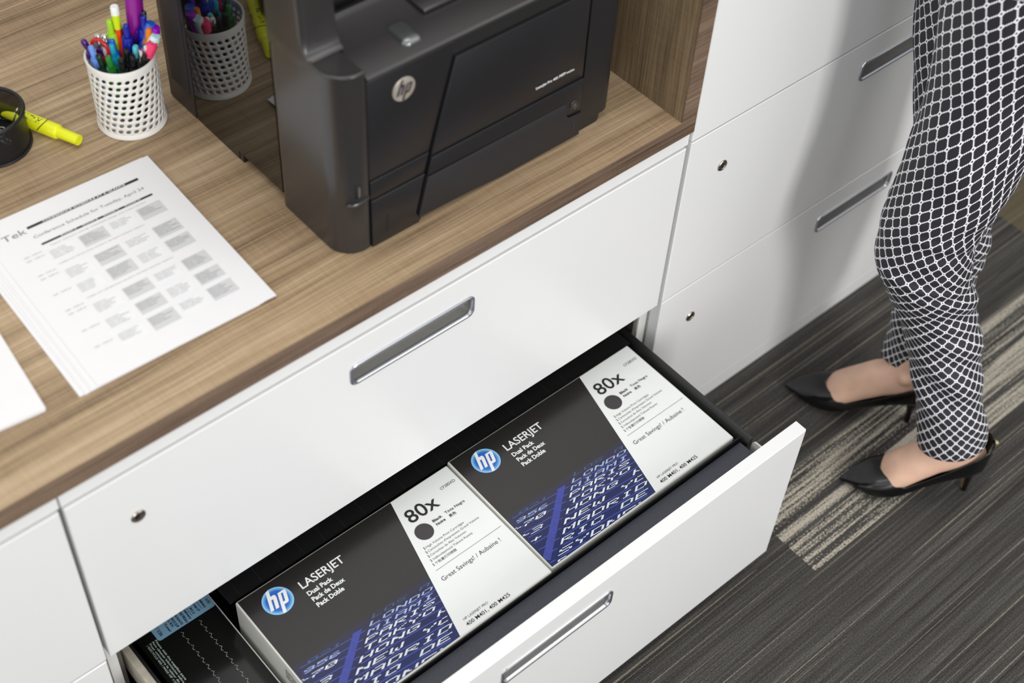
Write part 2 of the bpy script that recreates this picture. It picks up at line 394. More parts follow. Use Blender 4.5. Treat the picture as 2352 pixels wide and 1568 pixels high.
# right side wall with rolled rim, left side wall, rear wall, floor
bm = bmesh.new()
def side(bm, xo, s):
    prof = [(0.0, Zc(-0.625)), (0.0, RZ - 0.004), (0.0, RZ), (0.0015 * s, RZ + 0.0008), (0.004 * s, RZ + 0.0002), (0.008 * s, RZ - 0.003), (0.011 * s, RZ - 0.009), (0.012 * s, RZ - 0.020), (0.012 * s, Zc(-0.625))]
    loft(bm, [[Vector((xo + a, y, z)) for a, z in prof] for y in (-0.226, 0.235)], True, True, True)
side(bm, -0.0330, -1)
box(bm, -0.8640, -0.8610, -0.240, 0.235, Zc(-0.625), RZ - 0.002); box(bm, -0.864, -0.045, 0.228, 0.235, Zc(-0.625), RZ - 0.01)
box(bm, -0.864, -0.045, -0.240, 0.235, Zc(-0.640), Zc(-0.636))
obj('drawer_box', bm, M['drawer_black'], d2, angle=30)
obj('side_rim', nb(-0.8752, -0.8650, -0.250, 0.235, Zc(-0.46), RZ, 0.0015, 2), M['zinc'], d2)
bm = bmesh.new(); box(bm, -0.862, -0.047, -0.2145, -0.2125, Zc(-0.47), RZ + 0.0005, 0.0006, 1)
obj('divider_bar', bm, M['drawer_black'], d2)
bm = bmesh.new()
loft(bm, [[Vector((x, y, z)) for y, z in ((-0.2160, RZ - 0.016), (-0.2165, RZ - 0.0075), (-0.2190, RZ - 0.0065), (YO + 0.0195, RZ - 0.006), (YO + 0.0195, RZ - 0.03), (-0.2160, RZ - 0.03))] for x in (-0.866, -0.049)], True, True, True)
obj('front_pan', bm, M['pan'], d2, angle=25)
# white fixing bracket and clear clip at the right front corner
bm = bmesh.new()
loft(bm, [[Vector((x, y, z)) for y, z in ((YO + 0.0195, RZ - 0.010), (YO + 0.0195, RZ - 0.05), (-0.229, RZ - 0.05), (-0.229, RZ - 0.006), (-0.232, RZ - 0.0015), (-0.238, RZ - 0.0005), (YO + 0.03, RZ - 0.0005), (YO + 0.0195, RZ - 0.0005))] for x in (-0.0345, -0.0372)], True, True, True)
obj('bracket', bm, M['white_inner'], d2, angle=30)
obj('corner_clip', nb(-0.0485, -0.0465, -0.209, -0.160, RZ - 0.030, RZ - 0.0125, 0.0008, 1), M['pan'], d2)
bm = bmesh.new()
box(bm, -0.738, -0.047, 0.0075, 0.036, RZ - 0.0035, RZ - 0.0015); rl = obj('file_rail', bm, M['drawer_black'], d2, smooth=False)
bm = bmesh.new()
for i in range(21):     # narrow slots across the file rail
    xx_ = -0.722 + 0.0325 * i; quad(bm, (xx_, 0.008, RZ - 0.0013), (xx_ + 0.0012, 0.008, RZ - 0.0013), (xx_ + 0.0012, 0.035, RZ - 0.0013), (xx_, 0.035, RZ - 0.0013))
obj('slots', bm, M['hole'], rl, smooth=False, fix=False)
# --- neighbour at the far left
root = thing('drawer_cabinet', (-1.35, 0.30, 0), 'white drawer cabinet at the far left end of the counter, its drawers closed', 'cabinet')
bm = nb(-1.80, -0.906, 0.0215, 0.60, 0.0, Zc(-0.0275)); obj('body', bm, M['white_inner'], root, smooth=False)
obj('top_rail', nb(-1.80, -0.9010, 0.0045, 0.0215, Zc(-0.0515), Zc(-0.0272), 0.0006, 1), M['white'], root, smooth=False)
obj('plinth', nb(-1.80, -0.9060, 0.006, 0.0215, 0.0, Zc(-0.658), 0.0006, 1), M['white'], root, smooth=False)
add_front(root, -1.7985, -0.9035, Zc(-0.3540), Zc(-0.0540), 0.002)
add_front(root, -1.7985, -0.9045, Zc(-0.6550), Zc(-0.3575), 0.002, lock=False)
# --- tall unit on the right
root = thing('drawer_tower', (0.446, 0.30, 0), 'tall white drawer unit standing on the carpet right of the wooden counter', 'cabinet')
obj('body', nb(0.0015, 0.892, 0.0195, 0.60, 0.0, 1.245), M['white_inner'], root, smooth=False)
for z0, z1 in ((-0.6530, -0.3517), (-0.3490, -0.0478), (-0.0450, 0.2560), (0.2588, 0.5540)):
    add_front(root, 0.0010, 0.8920, Zc(z0), Zc(z1), 0.0)
obj('plinth', nb(0.0010, 0.892, 0.0015, 0.0195, 0.0, Zc(-0.656), 0.0006, 1), M['white'], root, smooth=False)
# a second tall unit further right, mostly behind the person
root = thing('drawer_tower', (1.342, 0.30, 0), 'tall white drawer unit at the far right, mostly hidden behind the standing person', 'cabinet')
obj('body', nb(0.8975, 1.788, 0.0195, 0.60, 0.0, 1.245), M['white_inner'], root, smooth=False)
for z0, z1 in ((-0.6530, -0.3517), (-0.3490, -0.0478), (-0.0450, 0.2560), (0.2588, 0.5540)):
    add_front(root, 0.8960, 1.788, Zc(z0), Zc(z1), 0.0)
obj('plinth', nb(0.8960, 1.788, 0.0015, 0.0195, 0.0, Zc(-0.656), 0.0006, 1), M['white'], root, smooth=False)

# ------------------------------------------------------------------ counter top and wooden upright
root = thing('countertop', (-0.9, 0.40, Zc(-0.0271)), 'long walnut-brown laminate counter top over the white drawer cabinets', 'countertop')
obj('slab', nb(-1.80, 0.0, 0.0009, 0.855, Zc(-0.0271), CT, 0.0006, 1), M['wood'], root, smooth=False)
obj('front_edge', nb(-1.80, 0.0003, 0.0, 0.0010, Zc(-0.0271), CT + 0.0001, 0.0003, 1), M['wood_edge_shaded'], root, smooth=False)
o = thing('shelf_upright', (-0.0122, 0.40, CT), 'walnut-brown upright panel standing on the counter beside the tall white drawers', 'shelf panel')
obj('board', nb(-0.0262, -0.0002, 0.0010, 0.855, CT, CT + 0.56, 0.0005, 1), M['wood_side_shaded'], o, smooth=False)
obj('front_edge', nb(-0.0262, 0.0000, 0.0, 0.0012, CT + 0.0001, CT + 0.56, 0.0003, 1), M['wood_edge_shaded'], o, smooth=False)

# ------------------------------------------------------------------ printer
def P3(x, y, z): return Vector((x, y, z + CT))
prn = thing('laser_printer', (-0.29, 0.24, CT), 'large black multifunction laser printer with a silver round emblem on the counter', 'printer')
def rprism(bm, pts, z0, z1, bev=0.0):
    V0 = [bm.verts.new(P3(x, y, z0)) for x, y in pts]; V1 = [bm.verts.new(P3(x, y, z1)) for x, y in pts]; n = len(pts)
    for i in range(n): bm.faces.new((V0[i], V0[(i + 1) % n], V1[(i + 1) % n], V1[i]))
    bm.faces.new(V1); bm.faces.new(list(reversed(V0)))
    if bev:
        es = [e for e in bm.edges if all(v in V1 for v in e.verts)]
        bmesh.ops.bevel(bm, geom=es, offset=bev, segments=3, profile=0.5, affect='EDGES')
    return bm
def arc(cx, cy, r, a0, a1, n=10): return [(cx + r * math.cos(math.radians(a0 + (a1 - a0) * k / n)), cy + r * math.sin(math.radians(a0 + (a1 - a0) * k / n))) for k in range(n + 1)]
# main body core (sits behind the skins)
YF = 0.067
bm = bmesh.new()
box(bm, -0.4610, -0.1440, YF + 0.004, 0.40, CT + 0.008, CT + 0.236)
box(bm, -0.470, -0.10, 0.18, 0.42, CT + 0.008, CT + 0.33)
obj('chassis', bm, M['prn_matte'], prn, smooth=False)
# left front column with large corner radius
pts = [(-0.4630, 0.0665)] + [(-0.4640, 0.0660)] + list(reversed(arc(-0.4700, 0.0960, 0.0305, 180, 268, 12))) + [(-0.5005, 0.176)] + list(arc(-0.4925, 0.1775, 0.0080, 180, 90, 4)) + [(-0.4630, 0.186)]
obj('left_column', rprism(bmesh.new(), pts, 0.001, 0.2490, 0.0), M['prn2'], prn, angle=30)
lip = [P3(x, y, 0.2488) for x, y in pts if y < 0.118]
lip = lip + [P3(-0.4998, 0.119, 0.2492)]
obj('column_rim', tube(bmesh.new(), [p + (P3(-0.470, 0.096, 0.2488) - p).normalized() * 0.0016 for p in lip], 0.0022, 10), M['prn2'], prn, angle=60)
# neck rising from the column to the scanner
bm = bmesh.new(); rings = []
for z, y0, x1, r in ((0.2350, 0.128, -0.4560, 0.0008), (0.2496, 0.1095, -0.4560, 0.0010), (0.2512, 0.1125, -0.4560, 0.0010), (0.2545, 0.1160, -0.4560, 0.0020), (0.2590, 0.1182, -0.4562, 0.0040), (0.266, 0.1195, -0.4565, 0.0060), (0.276, 0.1205, -0.4570, 0.008), (0.345, 0.1245, -0.4600, 0.008), (0.40, 0.128, -0.462, 0.008)):
    pr = [(x1, y0 + 0.001), (x1 - 0.002, y0)] + list(reversed(arc(-0.5006 + r, y0 + r, r, 180, 270, 6))) + [(-0.5006, 0.1845), (x1, 0.1845)]
    rings.append([P3(x, y, z) for x, y in pr])
loft(bm, rings)
obj('neck', bm, M['prn2'], prn, angle=45)
# scanner unit on top (above the picture)
bm = bmesh.new(); box(bm, -0.505, -0.085, 0.19, 0.46, CT + 0.36, CT + 0.415, 0.008, 3); obj('scanner', bm, M['prn2'], prn)
bm = bmesh.new(); box(bm, -0.500, -0.090, 0.195, 0.455, CT + 0.4155, CT + 0.445, 0.008, 3); obj('scanner_lid', bm, M['prn'], prn)
bm = bmesh.new(); box(bm, -0.125, -0.088, 0.21, 0.40, CT + 0.235, CT + 0.361, 0.006, 2); obj('neck', bm, M['prn'], prn)
# glossy side panel and rear strip
bm = bmesh.new()
V = [(0.188, 0.006), (0.276, 0.006), (0.276, -0.0), (0.2895, -0.0), (0.2895, 0.0015), (0.3690, 0.0015), (0.3620, 0.30), (0.188, 0.30)]
V = [(0.188, 0.013), (0.2785, 0.013), (0.2785, 0.0005), (0.3690, 0.0005), (0.3690, 0.33), (0.188, 0.33)]
loft(bm, [[P3(x, y, z) for y, z in V] for x in (-0.4970, -0.4900)])
obj('side_panel', bm, M['gloss_black'], prn, smooth=False)
obj('foot', nb(-0.4965, -0.482, 0.2705, 0.2780, CT, CT + 0.013), M['prn'], prn, smooth=False)
bm = bmesh.new(); box(bm, -0.4985, -0.482, 0.3700, 0.4300, CT + 0.001, CT + 0.35, 0.0025, 2)
obj('rear_cover', bm, M['prn'], prn)
bm = bmesh.new(); box(bm, -0.4995, -0.4975, 0.3760, 0.4180, CT + 0.035, CT + 0.35, 0.0007, 1)
obj('rear_inlay', bm, M['prn_matte'], prn)
# front left plate (slanted right edge) with upper and lower part
def plate(name, poly, y0, y1, m, bev=0.0012):
    bm = bmesh.new()
    F0 = [bm.verts.new(P3(x, y0, z)) for x, z in poly]; B0 = [bm.verts.new(P3(x, y1, z)) for x, z in poly]; n = len(poly)
    bm.faces.new(F0); bm.faces.new(list(reversed(B0)))
    for i in range(n): bm.faces.new((F0[i], F0[(i + 1) % n], B0[(i + 1) % n], B0[i]))
    es = [e for e in bm.edges if all(v in F0 for v in e.verts)]
    if bev: bmesh.ops.bevel(bm, geom=es, offset=bev, segments=2, profile=0.5, affect='EDGES')
    return obj(name, bm, m, prn, angle=30)
def xs(z, d=0.0): return -0.3447 + (0.2166 - z) * (-0.0505 / 0.1986) + d       # slanted door edge
plate('front_plate', [(-0.4615, 0.0985), (xs(0.0985, -0.0045), 0.0985), (xs(0.2330, -0.0045), 0.2330), (-0.4615, 0.2330)], YF, YF + 0.005, M['prn'])
plate('front_plate', [(-0.4615, 0.0715), (xs(0.0715, -0.0045), 0.0715), (xs(0.0975, -0.0045), 0.0975), (-0.4615, 0.0975)], YF - 0.0018, YF + 0.005, M['prn'], 0.0014)
plate('front_plate', [(-0.4615, 0.0005), (-0.3950, 0.0005), (-0.3920, 0.006), (xs(0.018, -0.006), 0.018), (xs(0.0705, -0.0045), 0.0705), (-0.4615, 0.0705)], YF - 0.0036, YF + 0.005, M['prn'], 0.0014)
# multipurpose door, strip, paper drawer
plate('tray_door', [(xs(0.0905), 0.0905), (-0.1460, 0.0905), (-0.1460, 0.2125), (xs(0.2125, 0.002), 0.2125)], YF - 0.0016, YF + 0.006, M['prn'], 0.0016)
plate('front_strip', [(xs(0.0655), 0.0655), (-0.1715, 0.0655), (-0.1715, 0.046), (-0.1690, 0.042), (-0.1655, 0.0405), (-0.1460, 0.0405), (-0.1460, 0.0893), (xs(0.0893), 0.0893)], YF - 0.0038, YF + 0.006, M['prn'], 0.0014)
plate('paper_drawer', [(xs(0.010, 0.001), 0.0100), (-0.34, 0.0085), (-0.30, 0.0065), (-0.27, 0.0040), (-0.1460, 0.0035), (-0.1460, 0.0393), (-0.1658, 0.0393), (-0.1700, 0.041), (-0.1727, 0.045), (-0.1727, 0.0642), (xs(0.0642), 0.0642)], YF - 0.0054, YF + 0.006, M['prn_matte'], 0.0014)
# recess above the door
obj('finger_recess', nb(xs(0.2133), -0.1460, YF + 0.0035, YF + 0.0060, CT + 0.2133, CT + 0.236), M['hole'], prn, smooth=False)
# right hand column
pts = [(-0.1425, 0.0670)] + arc(-0.1050, 0.0860, 0.0190, 270, 360, 8) + [(-0.0860, 0.40), (-0.1425, 0.40)]
bm = rprism(bmesh.new(), pts, 0.0145, 0.2390, 0.003)
obj('right_column', bm, M['prn'], prn, angle=50)
pts = [(-0.1440, 0.0690)] + arc(-0.1130, 0.0860, 0.0165, 270, 360, 8) + [(-0.0965, 0.38), (-0.1440, 0.38)]
obj('base', rprism(bmesh.new(), pts, 0.0, 0.0150), M['prn'], prn, angle=50)
# top cover with gently raised front lip
bm = bmesh.new()
prof = [(YF - 0.0005, 0.2335), (YF - 0.0010, 0.2375), (YF + 0.0010, 0.2400), (YF + 0.0060, 0.2412), (0.110, 0.2440), (0.1520, 0.2465), (0.1580, 0.2490), (0.1610, 0.2500), (0.1620, 0.2470), (0.1620, 0.2335)]
loft(bm, [[P3(x, y, z) for y, z in prof] for x in (-0.4605, -0.0900)])
obj('top_cover', bm, M['prn2'], prn, angle=35)
obj('output_tray', nb(-0.455, -0.10, 0.1625, 0.33, CT + 0.2360, CT + 0.2375), M['hole'], prn, smooth=False)
# tray stop flap and silver release button
bm = bmesh.new(); box(bm, -0.352, -0.262, 0.110, 0.158, CT + 0.2450, CT + 0.2500, 0.0015, 2); obj('tray_stop', bm, M['prn2'], prn)
bm = bmesh.new(); rings = []
for ins, dz in ((0, 0), (0.0005, 0.0030), (0.0025, 0.0050), (0.006, 0.0060)):
    rings.append([P3(x, y, 0.2415 + dz) for x, y in rrect(-0.4005 + ins, -0.3745 - ins, 0.0800 + ins, 0.1180 - ins, 0.0075 - ins * 0.6)])
loft(bm, rings, True, False, True); obj('release_button', bm, M['latch'], prn, angle=60)
# emblem
EC = (-0.4135, 0.2035); ER = 0.0148; YE = YF - 0.0004
bm = bmesh.new(); n = 40
loft(bm, [[P3(EC[0] + r * math.cos(2 * PI * k / n), YF + dy, EC[1] + r * math.sin(2 * PI * k / n)) for k in range(n)] for r, dy in ((ER, 0), (ER, -0.0010), (ER - 0.0008, -0.0014))], True, False, True)
emb = obj('emblem', bm, M['silver_badge'], prn)
HP_H = [(-0.28, 0.94), (-0.04, 1.0), (-0.2, 0.5), (0.02, 0.5), (0.09, 0.42), (0.07, 0.23), (-0.19, -0.44), (-0.42, -0.44), (-0.17, 0.26), (-0.31, 0.26), (-0.55, -0.42), (-0.78, -0.42)]
HP_P = [[(0.27, 0.44), (0.72, 0.44), (0.80, 0.38), (0.80, 0.30), (0.73, 0.10), (0.57, 0.30), (0.44, 0.31)], [(0.73, 0.10), (0.55, -0.38), (0.36, -0.27), (0.57, 0.30)],
        [(0.55, -0.38), (0.46, -0.47), (0.17, -0.46), (0.22, -0.27), (0.36, -0.27)], [(0.27, 0.44), (0.44, 0.31), (0.22, -0.27), (0.17, -0.46), (-0.02, -1.0), (-0.24, -0.96)]]
def emblem_letters(bm, fn):
    tri = [HP_H[0:3] + [HP_H[10], HP_H[11]], [HP_H[2], HP_H[3], HP_H[4], HP_H[5], HP_H[8], HP_H[9]], [HP_H[5], HP_H[6], HP_H[7], HP_H[8]]]
    tri[0] = [HP_H[0], HP_H[1], HP_H[2], HP_H[9], HP_H[10], HP_H[11]]
    for poly in tri + HP_P: quad(bm, *[fn(a, b) for a, b in poly])
bm = bmesh.new(); emblem_letters(bm, lambda a, b: P3(EC[0] + a * (ER - 0.001), YF - 0.0016, EC[1] + b * (ER - 0.001)))
obj('emblem_letters', bm, M['ink_dot'], emb, smooth=False, fix=False)
# model name
bm = bmesh.new()
add_text(bm, 'LaserJet Pro 400', P3(-0.2225, YF - 0.0020, 0.1085), (1, 0, 0), (0, 0, 1), 0.034, 0.0038, 0.02)
add_text(bm, 'MFP', P3(-0.1865, YF - 0.0020, 0.1085), (1, 0, 0), (0, 0, 1), 0.010, 0.0042, 0.02)
add_text(bm, 'M425dn', P3(-0.1750, YF - 0.0020, 0.1085), (1, 0, 0), (0, 0, 1), 0.0125, 0.0028, 0.02)
obj('model_lettering', bm, M['ink_white'], prn, smooth=False, fix=False)
# power button
bm = bmesh.new(); n = 28; c = (-0.1585, 0.0555)
loft(bm, [[P3(c[0] + r * math.cos(2 * PI * k / n), YF + dy, c[1] + r * math.sin(2 * PI * k / n)) for k in range(n)] for r, dy in ((0.0072, -0.0034), (0.0070, -0.0046), (0.0062, -0.0050), (0.0058, -0.0044), (0.0001, -0.0046))], True, False, True)
pb = obj('power_button', bm, M['prn2'], prn)
bm = bmesh.new()
for k in range(10):
    a0, a1 = math.radians(120 + 30 * k), math.radians(150 + 30 * k)
    quad(bm, *[P3(c[0] + r * math.cos(a), YF - 0.0049, c[1] + r * math.sin(a)) for r, a in ((0.0016, a0), (0.0022, a0), (0.0022, a1), (0.0016, a1))])
box(bm, c[0] - 0.0003, c[0] + 0.0003, YF - 0.0051, YF - 0.0049, CT + c[1] + 0.0004, CT + c[1] + 0.0026)
obj('power_symbol', bm, M['ink_grey'], pb, smooth=False, fix=False)
bm = bmesh.new()
add_text(bm, '2', P3(-0.1600, YF - 0.0058, 0.0195), (1, 0, 0), (0, 0, 1), None, 0.006, 0.01); obj('tray_number', bm, M['ink_dot'], prn, smooth=False, fix=False)
# lock slot, usb port, usb tongue
bm = nb(-0.4425, -0.4380, YF - 0.0040, YF - 0.0033, CT + 0.0145, CT + 0.0405, 0.0003, 1); obj('lock_slot', bm, M['hole'], prn, smooth=False)
bm = bmesh.new(); box(bm, -0.4805, -0.4725, 0.0655, 0.0685, CT + 0.083, CT + 0.104, 0.0015, 2); obj('usb_port', bm, M['hole'], prn)
bm = bmesh.new(); box(bm, -0.4778, -0.4752, 0.0645, 0.0660, CT + 0.086, CT + 0.100); obj('usb_tongue', bm, M['steel'], prn)
bm = bmesh.new(); n = 24
loft(bm, [[P3(-0.4760 + r * 0.0155 * math.cos(2 * PI * k / n), 0.0680 + r * 0.0065 * math.sin(2 * PI * k / n) , z) for k in range(n)] for r, z in ((0.8, 0.0745), (1, 0.0765), (1, 0.0785), (0.85, 0.0800))])
obj('port_ledge', bm, M['prn2'], prn)

# ------------------------------------------------------------------ white perforated cup
CC = (-0.5585, 0.4195); CRr = 0.0405
cup = thing('pen_cup', (CC[0], CC[1], CT), 'white perforated pen cup crammed with coloured pens beside the printer', 'cup')
bm = bmesh.new(); nc, nr = 27, 9; zb, zt_ = 0.0075, 0.0905
sq = []
for k in range(16):
    a = 2 * PI * k / 16; c_, s_ = math.cos(a), math.sin(a); mm = max(abs(c_), abs(s_)); sq.append((c_ / mm / 2, s_ / mm / 2, c_, s_))
for i in range(nc):
    for j in range(nr):
        def pt(u, v):
            a = 2 * PI * (i + 0.5 + u + 0.25 * (j + 0.5 + v)) / nc; z = zb + (zt_ - zb) * (j + 0.5 + v) / nr
            return P3(CC[0] + CRr * math.cos(a), CC[1] + CRr * math.sin(a), z)
        O = [bm.verts.new(pt(a, b)) for a, b, _, _ in sq]; I = [bm.verts.new(pt(c_ * 0.31, s_ * 0.30)) for _, _, c_, s_ in sq]
        for k in range(16): bm.faces.new((O[k], O[(k + 1) % 16], I[(k + 1) % 16], I[k]))
bmesh.ops.remove_doubles(bm, verts=bm.verts[:], dist=1e-5)
for f in bm.faces: f.normal_update()
o = obj('perforated_wall', bm, M['plastic_white'], cup)
md = o.modifiers.new('thick', 'SOLIDIFY'); md.thickness = 0.0010; md.offset = -1
bm = bmesh.new(); n = 64
def ringprof(bm, prof, closed=True):
    loft(bm, [[P3(CC[0] + r * math.cos(2 * PI * k / n), CC[1] + r * math.sin(2 * PI * k / n), z) for k in range(n)] for r, z in prof], True, False, False)
ringprof(bm, [(CRr - 0.0017, zt_ - 0.001), (CRr - 0.0017, 0.0992), (CRr - 0.0008, 0.1000), (CRr + 0.0006, 0.1000), (CRr + 0.0010, 0.0990), (CRr, zt_ - 0.001)])
obj('rim', bm, M['plastic_white'], cup)
bm = bmesh.new()
ringprof(bm, [(CRr - 0.0017, zb + 0.0005), (CRr, zb + 0.0005), (CRr + 0.0004, 0.006), (CRr + 0.0016, 0.004), (CRr + 0.0016, 0.001), (CRr + 0.0005, 0.0), (0.0005, 0.0)])
ringprof(bm, [(CRr - 0.0017, zb + 0.0005), (CRr - 0.0017, 0.002), (0.0005, 0.002)])
obj('base', bm, M['plastic_white'], cup)

def pen(kind, bx, by, tx, ty, tz, body, accent, label, clipa=0.0, name='pen'):
    """pen standing in the cup: from (bx,by) at the cup bottom to (tx,ty,tz) at its top end"""
    b0 = P3(bx, by, 0.004); t0 = P3(tx, ty, tz); d = (t0 - b0).normalized(); L = (t0 - b0).length
    r = thing(name, tuple(b0), label, 'marker' if kind == 'marker' else ('pencil' if kind == 'pencil' else 'pen'), 'pens in the white cup')
    def at(s): return b0 + d * s
    A, B_ = frame(d)
    if kind == 'click':
        bm = bmesh.new(); tube(bm, [at(0), at(0.012), at(L - 0.020), at(L - 0.017)], [0.0012, 0.0066, 0.0066, 0.0056], 14); obj('barrel', bm, M[body], r)
        bm = bmesh.new(); tube(bm, [at(L - 0.018), at(L - 0.002), at(L)], [0.0038, 0.0037, 0.0028], 12); obj('button', bm, M[accent], r)
        bm = bmesh.new(); s = A * math.cos(clipa) + B_ * math.sin(clipa); q = d.cross(s)
        c0, c1 = at(L - 0.020) + s * 0.0064, at(L - 0.058) + s * 0.0080
        loft(bm, [[p + q * a + s * b for a, b in ((-0.0019, 0), (0.0019, 0), (0.0015, 0.0012), (-0.0015, 0.0012))] for p in (c0, c0 + (c1 - c0) * 0.15 + s * 0.0015, c1)]); obj('clip', bm, M[accent], r)
    elif kind == 'marker':
        bm = bmesh.new(); tube(bm, [at(0), at(L - 0.034)], 0.0058, 14); obj('barrel', bm, M[body], r)
        bm = bmesh.new(); tube(bm, [at(L - 0.0345), at(L - 0.006), at(L - 0.003), at(L)], [0.0072, 0.0068, 0.0058, 0.0052], 16); obj('cap', bm, M[accent], r)
    elif kind == 'wide':     # broad clip / fat glossy barrel
        bm = bmesh.new(); tube(bm, [at(0), at(L - 0.085), at(L - 0.06), at(L - 0.02), at(L)], [0.0035, 0.0060, 0.0095, 0.0100, 0.0086], 18); obj('barrel', bm, M[body], r)
        bm = bmesh.new(); s = A * math.cos(clipa) + B_ * math.sin(clipa); q = d.cross(s)
        loft(bm, [[p + q * a + s * b for a, b in ((-0.002, 0), (0.002, 0), (0.0012, 0.0016), (-0.0012, 0.0016))] for p in (at(L - 0.06) + s * 0.0098, at(L - 0.004) + s * 0.0086)]); obj('clip', bm, M[accent], r)
    elif kind == 'pencil':
        bm = bmesh.new(); tube(bm, [at(0), at(0.012), at(L - 0.030)], [0.0005, 0.0038, 0.0038], 6); obj('shaft', bm, M[body], r)
        bm = bmesh.new(); tube(bm, [at(L - 0.030), at(L - 0.020), at(L - 0.0105)], [0.0042, 0.0047, 0.0052], 16); obj('grip', bm, M[accent], r)
        bm = bmesh.new(); tube(bm, [at(L - 0.0108), at(L - 0.002), at(L)], [0.0050, 0.0050, 0.0043], 16); obj('eraser', bm, M['ink_white'], r)
    elif kind == 'scissor':
        bm = bmesh.new(); cc = at(L - 0.014); s = A * math.cos(clipa) + B_ * math.sin(clipa); pts_ = [cc + s * 0.010 * math.cos(a) + d * 0.014 * math.sin(a) for a in [2 * PI * k / 20 for k in range(21)]]
        tube(bm, pts_, 0.0022, 10); obj('loop', bm, M[accent], r)
        bm = bmesh.new(); tube(bm, [at(0), at(L - 0.028)], [0.0015, 0.004], 10); obj('shaft', bm, M[body], r)
    return r
for k_, c_ in dict(p_blue=(14, 30, 150), p_sky=(110, 150, 225), p_cyan=(30, 160, 195), p_teal=(90, 190, 200), p_lime=(155, 205, 35), p_orange=(225, 125, 10), p_purple=(140, 25, 140), p_violet=(70, 15, 110), p_pink=(235, 60, 110), p_mint=(200, 235, 230), p_green=(40, 130, 50), p_dgreen=(25, 55, 42), p_red=(190, 25, 25), p_black=(22, 22, 24), p_royal=(40, 95, 205), p_white=(225, 225, 228), p_redor=(235, 70, 20), p_neon=(205, 230, 20), p_magenta=(150, 20, 190)).items():
    M[k_] = plastic(k_ + '_plastic', c_, 0.18)
M['p_chrome'] = mat('pen_chrome', (225, 225, 225), 0.12, metal=1.0, noise=0.02)

PENS = [('click', -0.5904, 0.4429, 0.118, 'p_violet', 'p_violet', 'dark violet pen at the left back rim of the white cup', 0),
 ('click', -0.5887, 0.4287, 0.117, 'p_sky', 'p_sky', 'light sky-blue click pen leaning on the left rim of the white cup', 2.4),
 ('click', -0.5754, 0.4352, 0.123, 'p_violet', 'p_chrome', 'violet pen with a chrome button beside the red scissor loop', 1),
 ('scissor', -0.5800, 0.4270, 0.124, 'p_red', 'p_red', 'pen with a red looped end at the left of the white cup', 0.6),
 ('click', -0.5700, 0.4290, 0.124, 'p_white', 'p_chrome', 'white pen with a chrome clip in the left half of the white cup', 3.6),
 ('click', -0.5596, 0.4302, 0.140, 'p_lime', 'p_lime', 'tall lime-green click pen at the back of the white cup', 4.0),
 ('pencil', -0.5529, 0.4240, 0.160, 'p_redor', 'p_neon', 'tallest pencil, orange-red with neon collar and white eraser', 0),
 ('click', -0.5500, 0.4290, 0.140, 'p_black', 'p_black', 'black pen behind the orange-red pencil', 0),
 ('click', -0.5677, 0.4185, 0.116, 'p_cyan', 'p_cyan', 'cyan click pen in the front middle of the white cup', 4.0),
 ('click', -0.5639, 0.4240, 0.119, 'p_royal', 'p_royal', 'small royal-blue pen end just behind the cyan pen', 0),
 ('click', -0.5848, 0.4210, 0.107, 'p_dgreen', 'p_dgreen', 'dark bottle-green pen between sky-blue pen and bright green pen', 2.5),
 ('click', -0.5790, 0.4085, 0.110, 'p_green', 'p_green', 'bright translucent green pen at the front rim of the white cup', 4.4),
 ('click', -0.5483, 0.4127, 0.139, 'p_blue', 'p_blue', 'deep blue click pen just left of the tall purple one', 2.8),
 ('wide', -0.5270, 0.4225, 0.178, 'p_purple', 'p_purple', 'tallest glossy purple pen with a broad clip, cut by the picture top', 4.2),
 ('click', -0.5278, 0.4060, 0.146, 'p_blue', 'p_blue', 'deep blue click pen just right of the tall purple one', 1.0),
 ('click', -0.5239, 0.4124, 0.147, 'p_black', 'p_black', 'black-tipped pen at the right back rim of the white cup', 0),
 ('click', -0.5290, 0.3955, 0.135, 'p_orange', 'p_orange', 'orange click pen at the right of the white cup', 2.8),
 ('marker', -0.5225, 0.4010, 0.137, 'p_royal', 'p_royal', 'royal-blue capped marker behind the orange pen', 0),
 ('marker', -0.5195, 0.3960, 0.133, 'p_magenta', 'p_magenta', 'magenta capped marker at the far right rim of the white cup', 0),
 ('marker', -0.5245, 0.3890, 0.127, 'p_mint', 'p_mint', 'pale mint capped marker at the right rim of the white cup', 0),
 ('marker', -0.5310, 0.3855, 0.122, 'p_pink', 'p_pink', 'hot-pink capped marker at the right front rim of the white cup', 0),
 ('click', -0.5476, 0.3985, 0.117, 'p_black', 'p_teal', 'black pen with a small teal button in the front of the cup', 3.3),
 ('click', -0.5455, 0.3898, 0.117, 'p_black', 'p_chrome', 'black pen with bright chrome clip near the front right rim', 3.8),
 ('click', -0.5381, 0.3900, 0.120, 'p_black', 'p_chrome', 'black pen with chrome button beside the hot-pink marker', 2.0),
 ('click', -0.5575, 0.4032, 0.114, 'p_black', 'p_black', 'black pen directly in front of the deep blue pen', 3.8),
 ('click', -0.5680, 0.3990, 0.108, 'p_dgreen', 'p_black', 'bottle-green pen with black button right behind the front rim', 3.0),
 ('click', -0.5440, 0.3870, 0.110, 'p_black', 'p_black', 'short black pen just inside the front right rim of the white cup', 3.0),
 ('click', -0.5560, 0.3935, 0.111, 'p_black', 'p_black', 'black pen at the front rim right of the bright green pen', 4.2)]
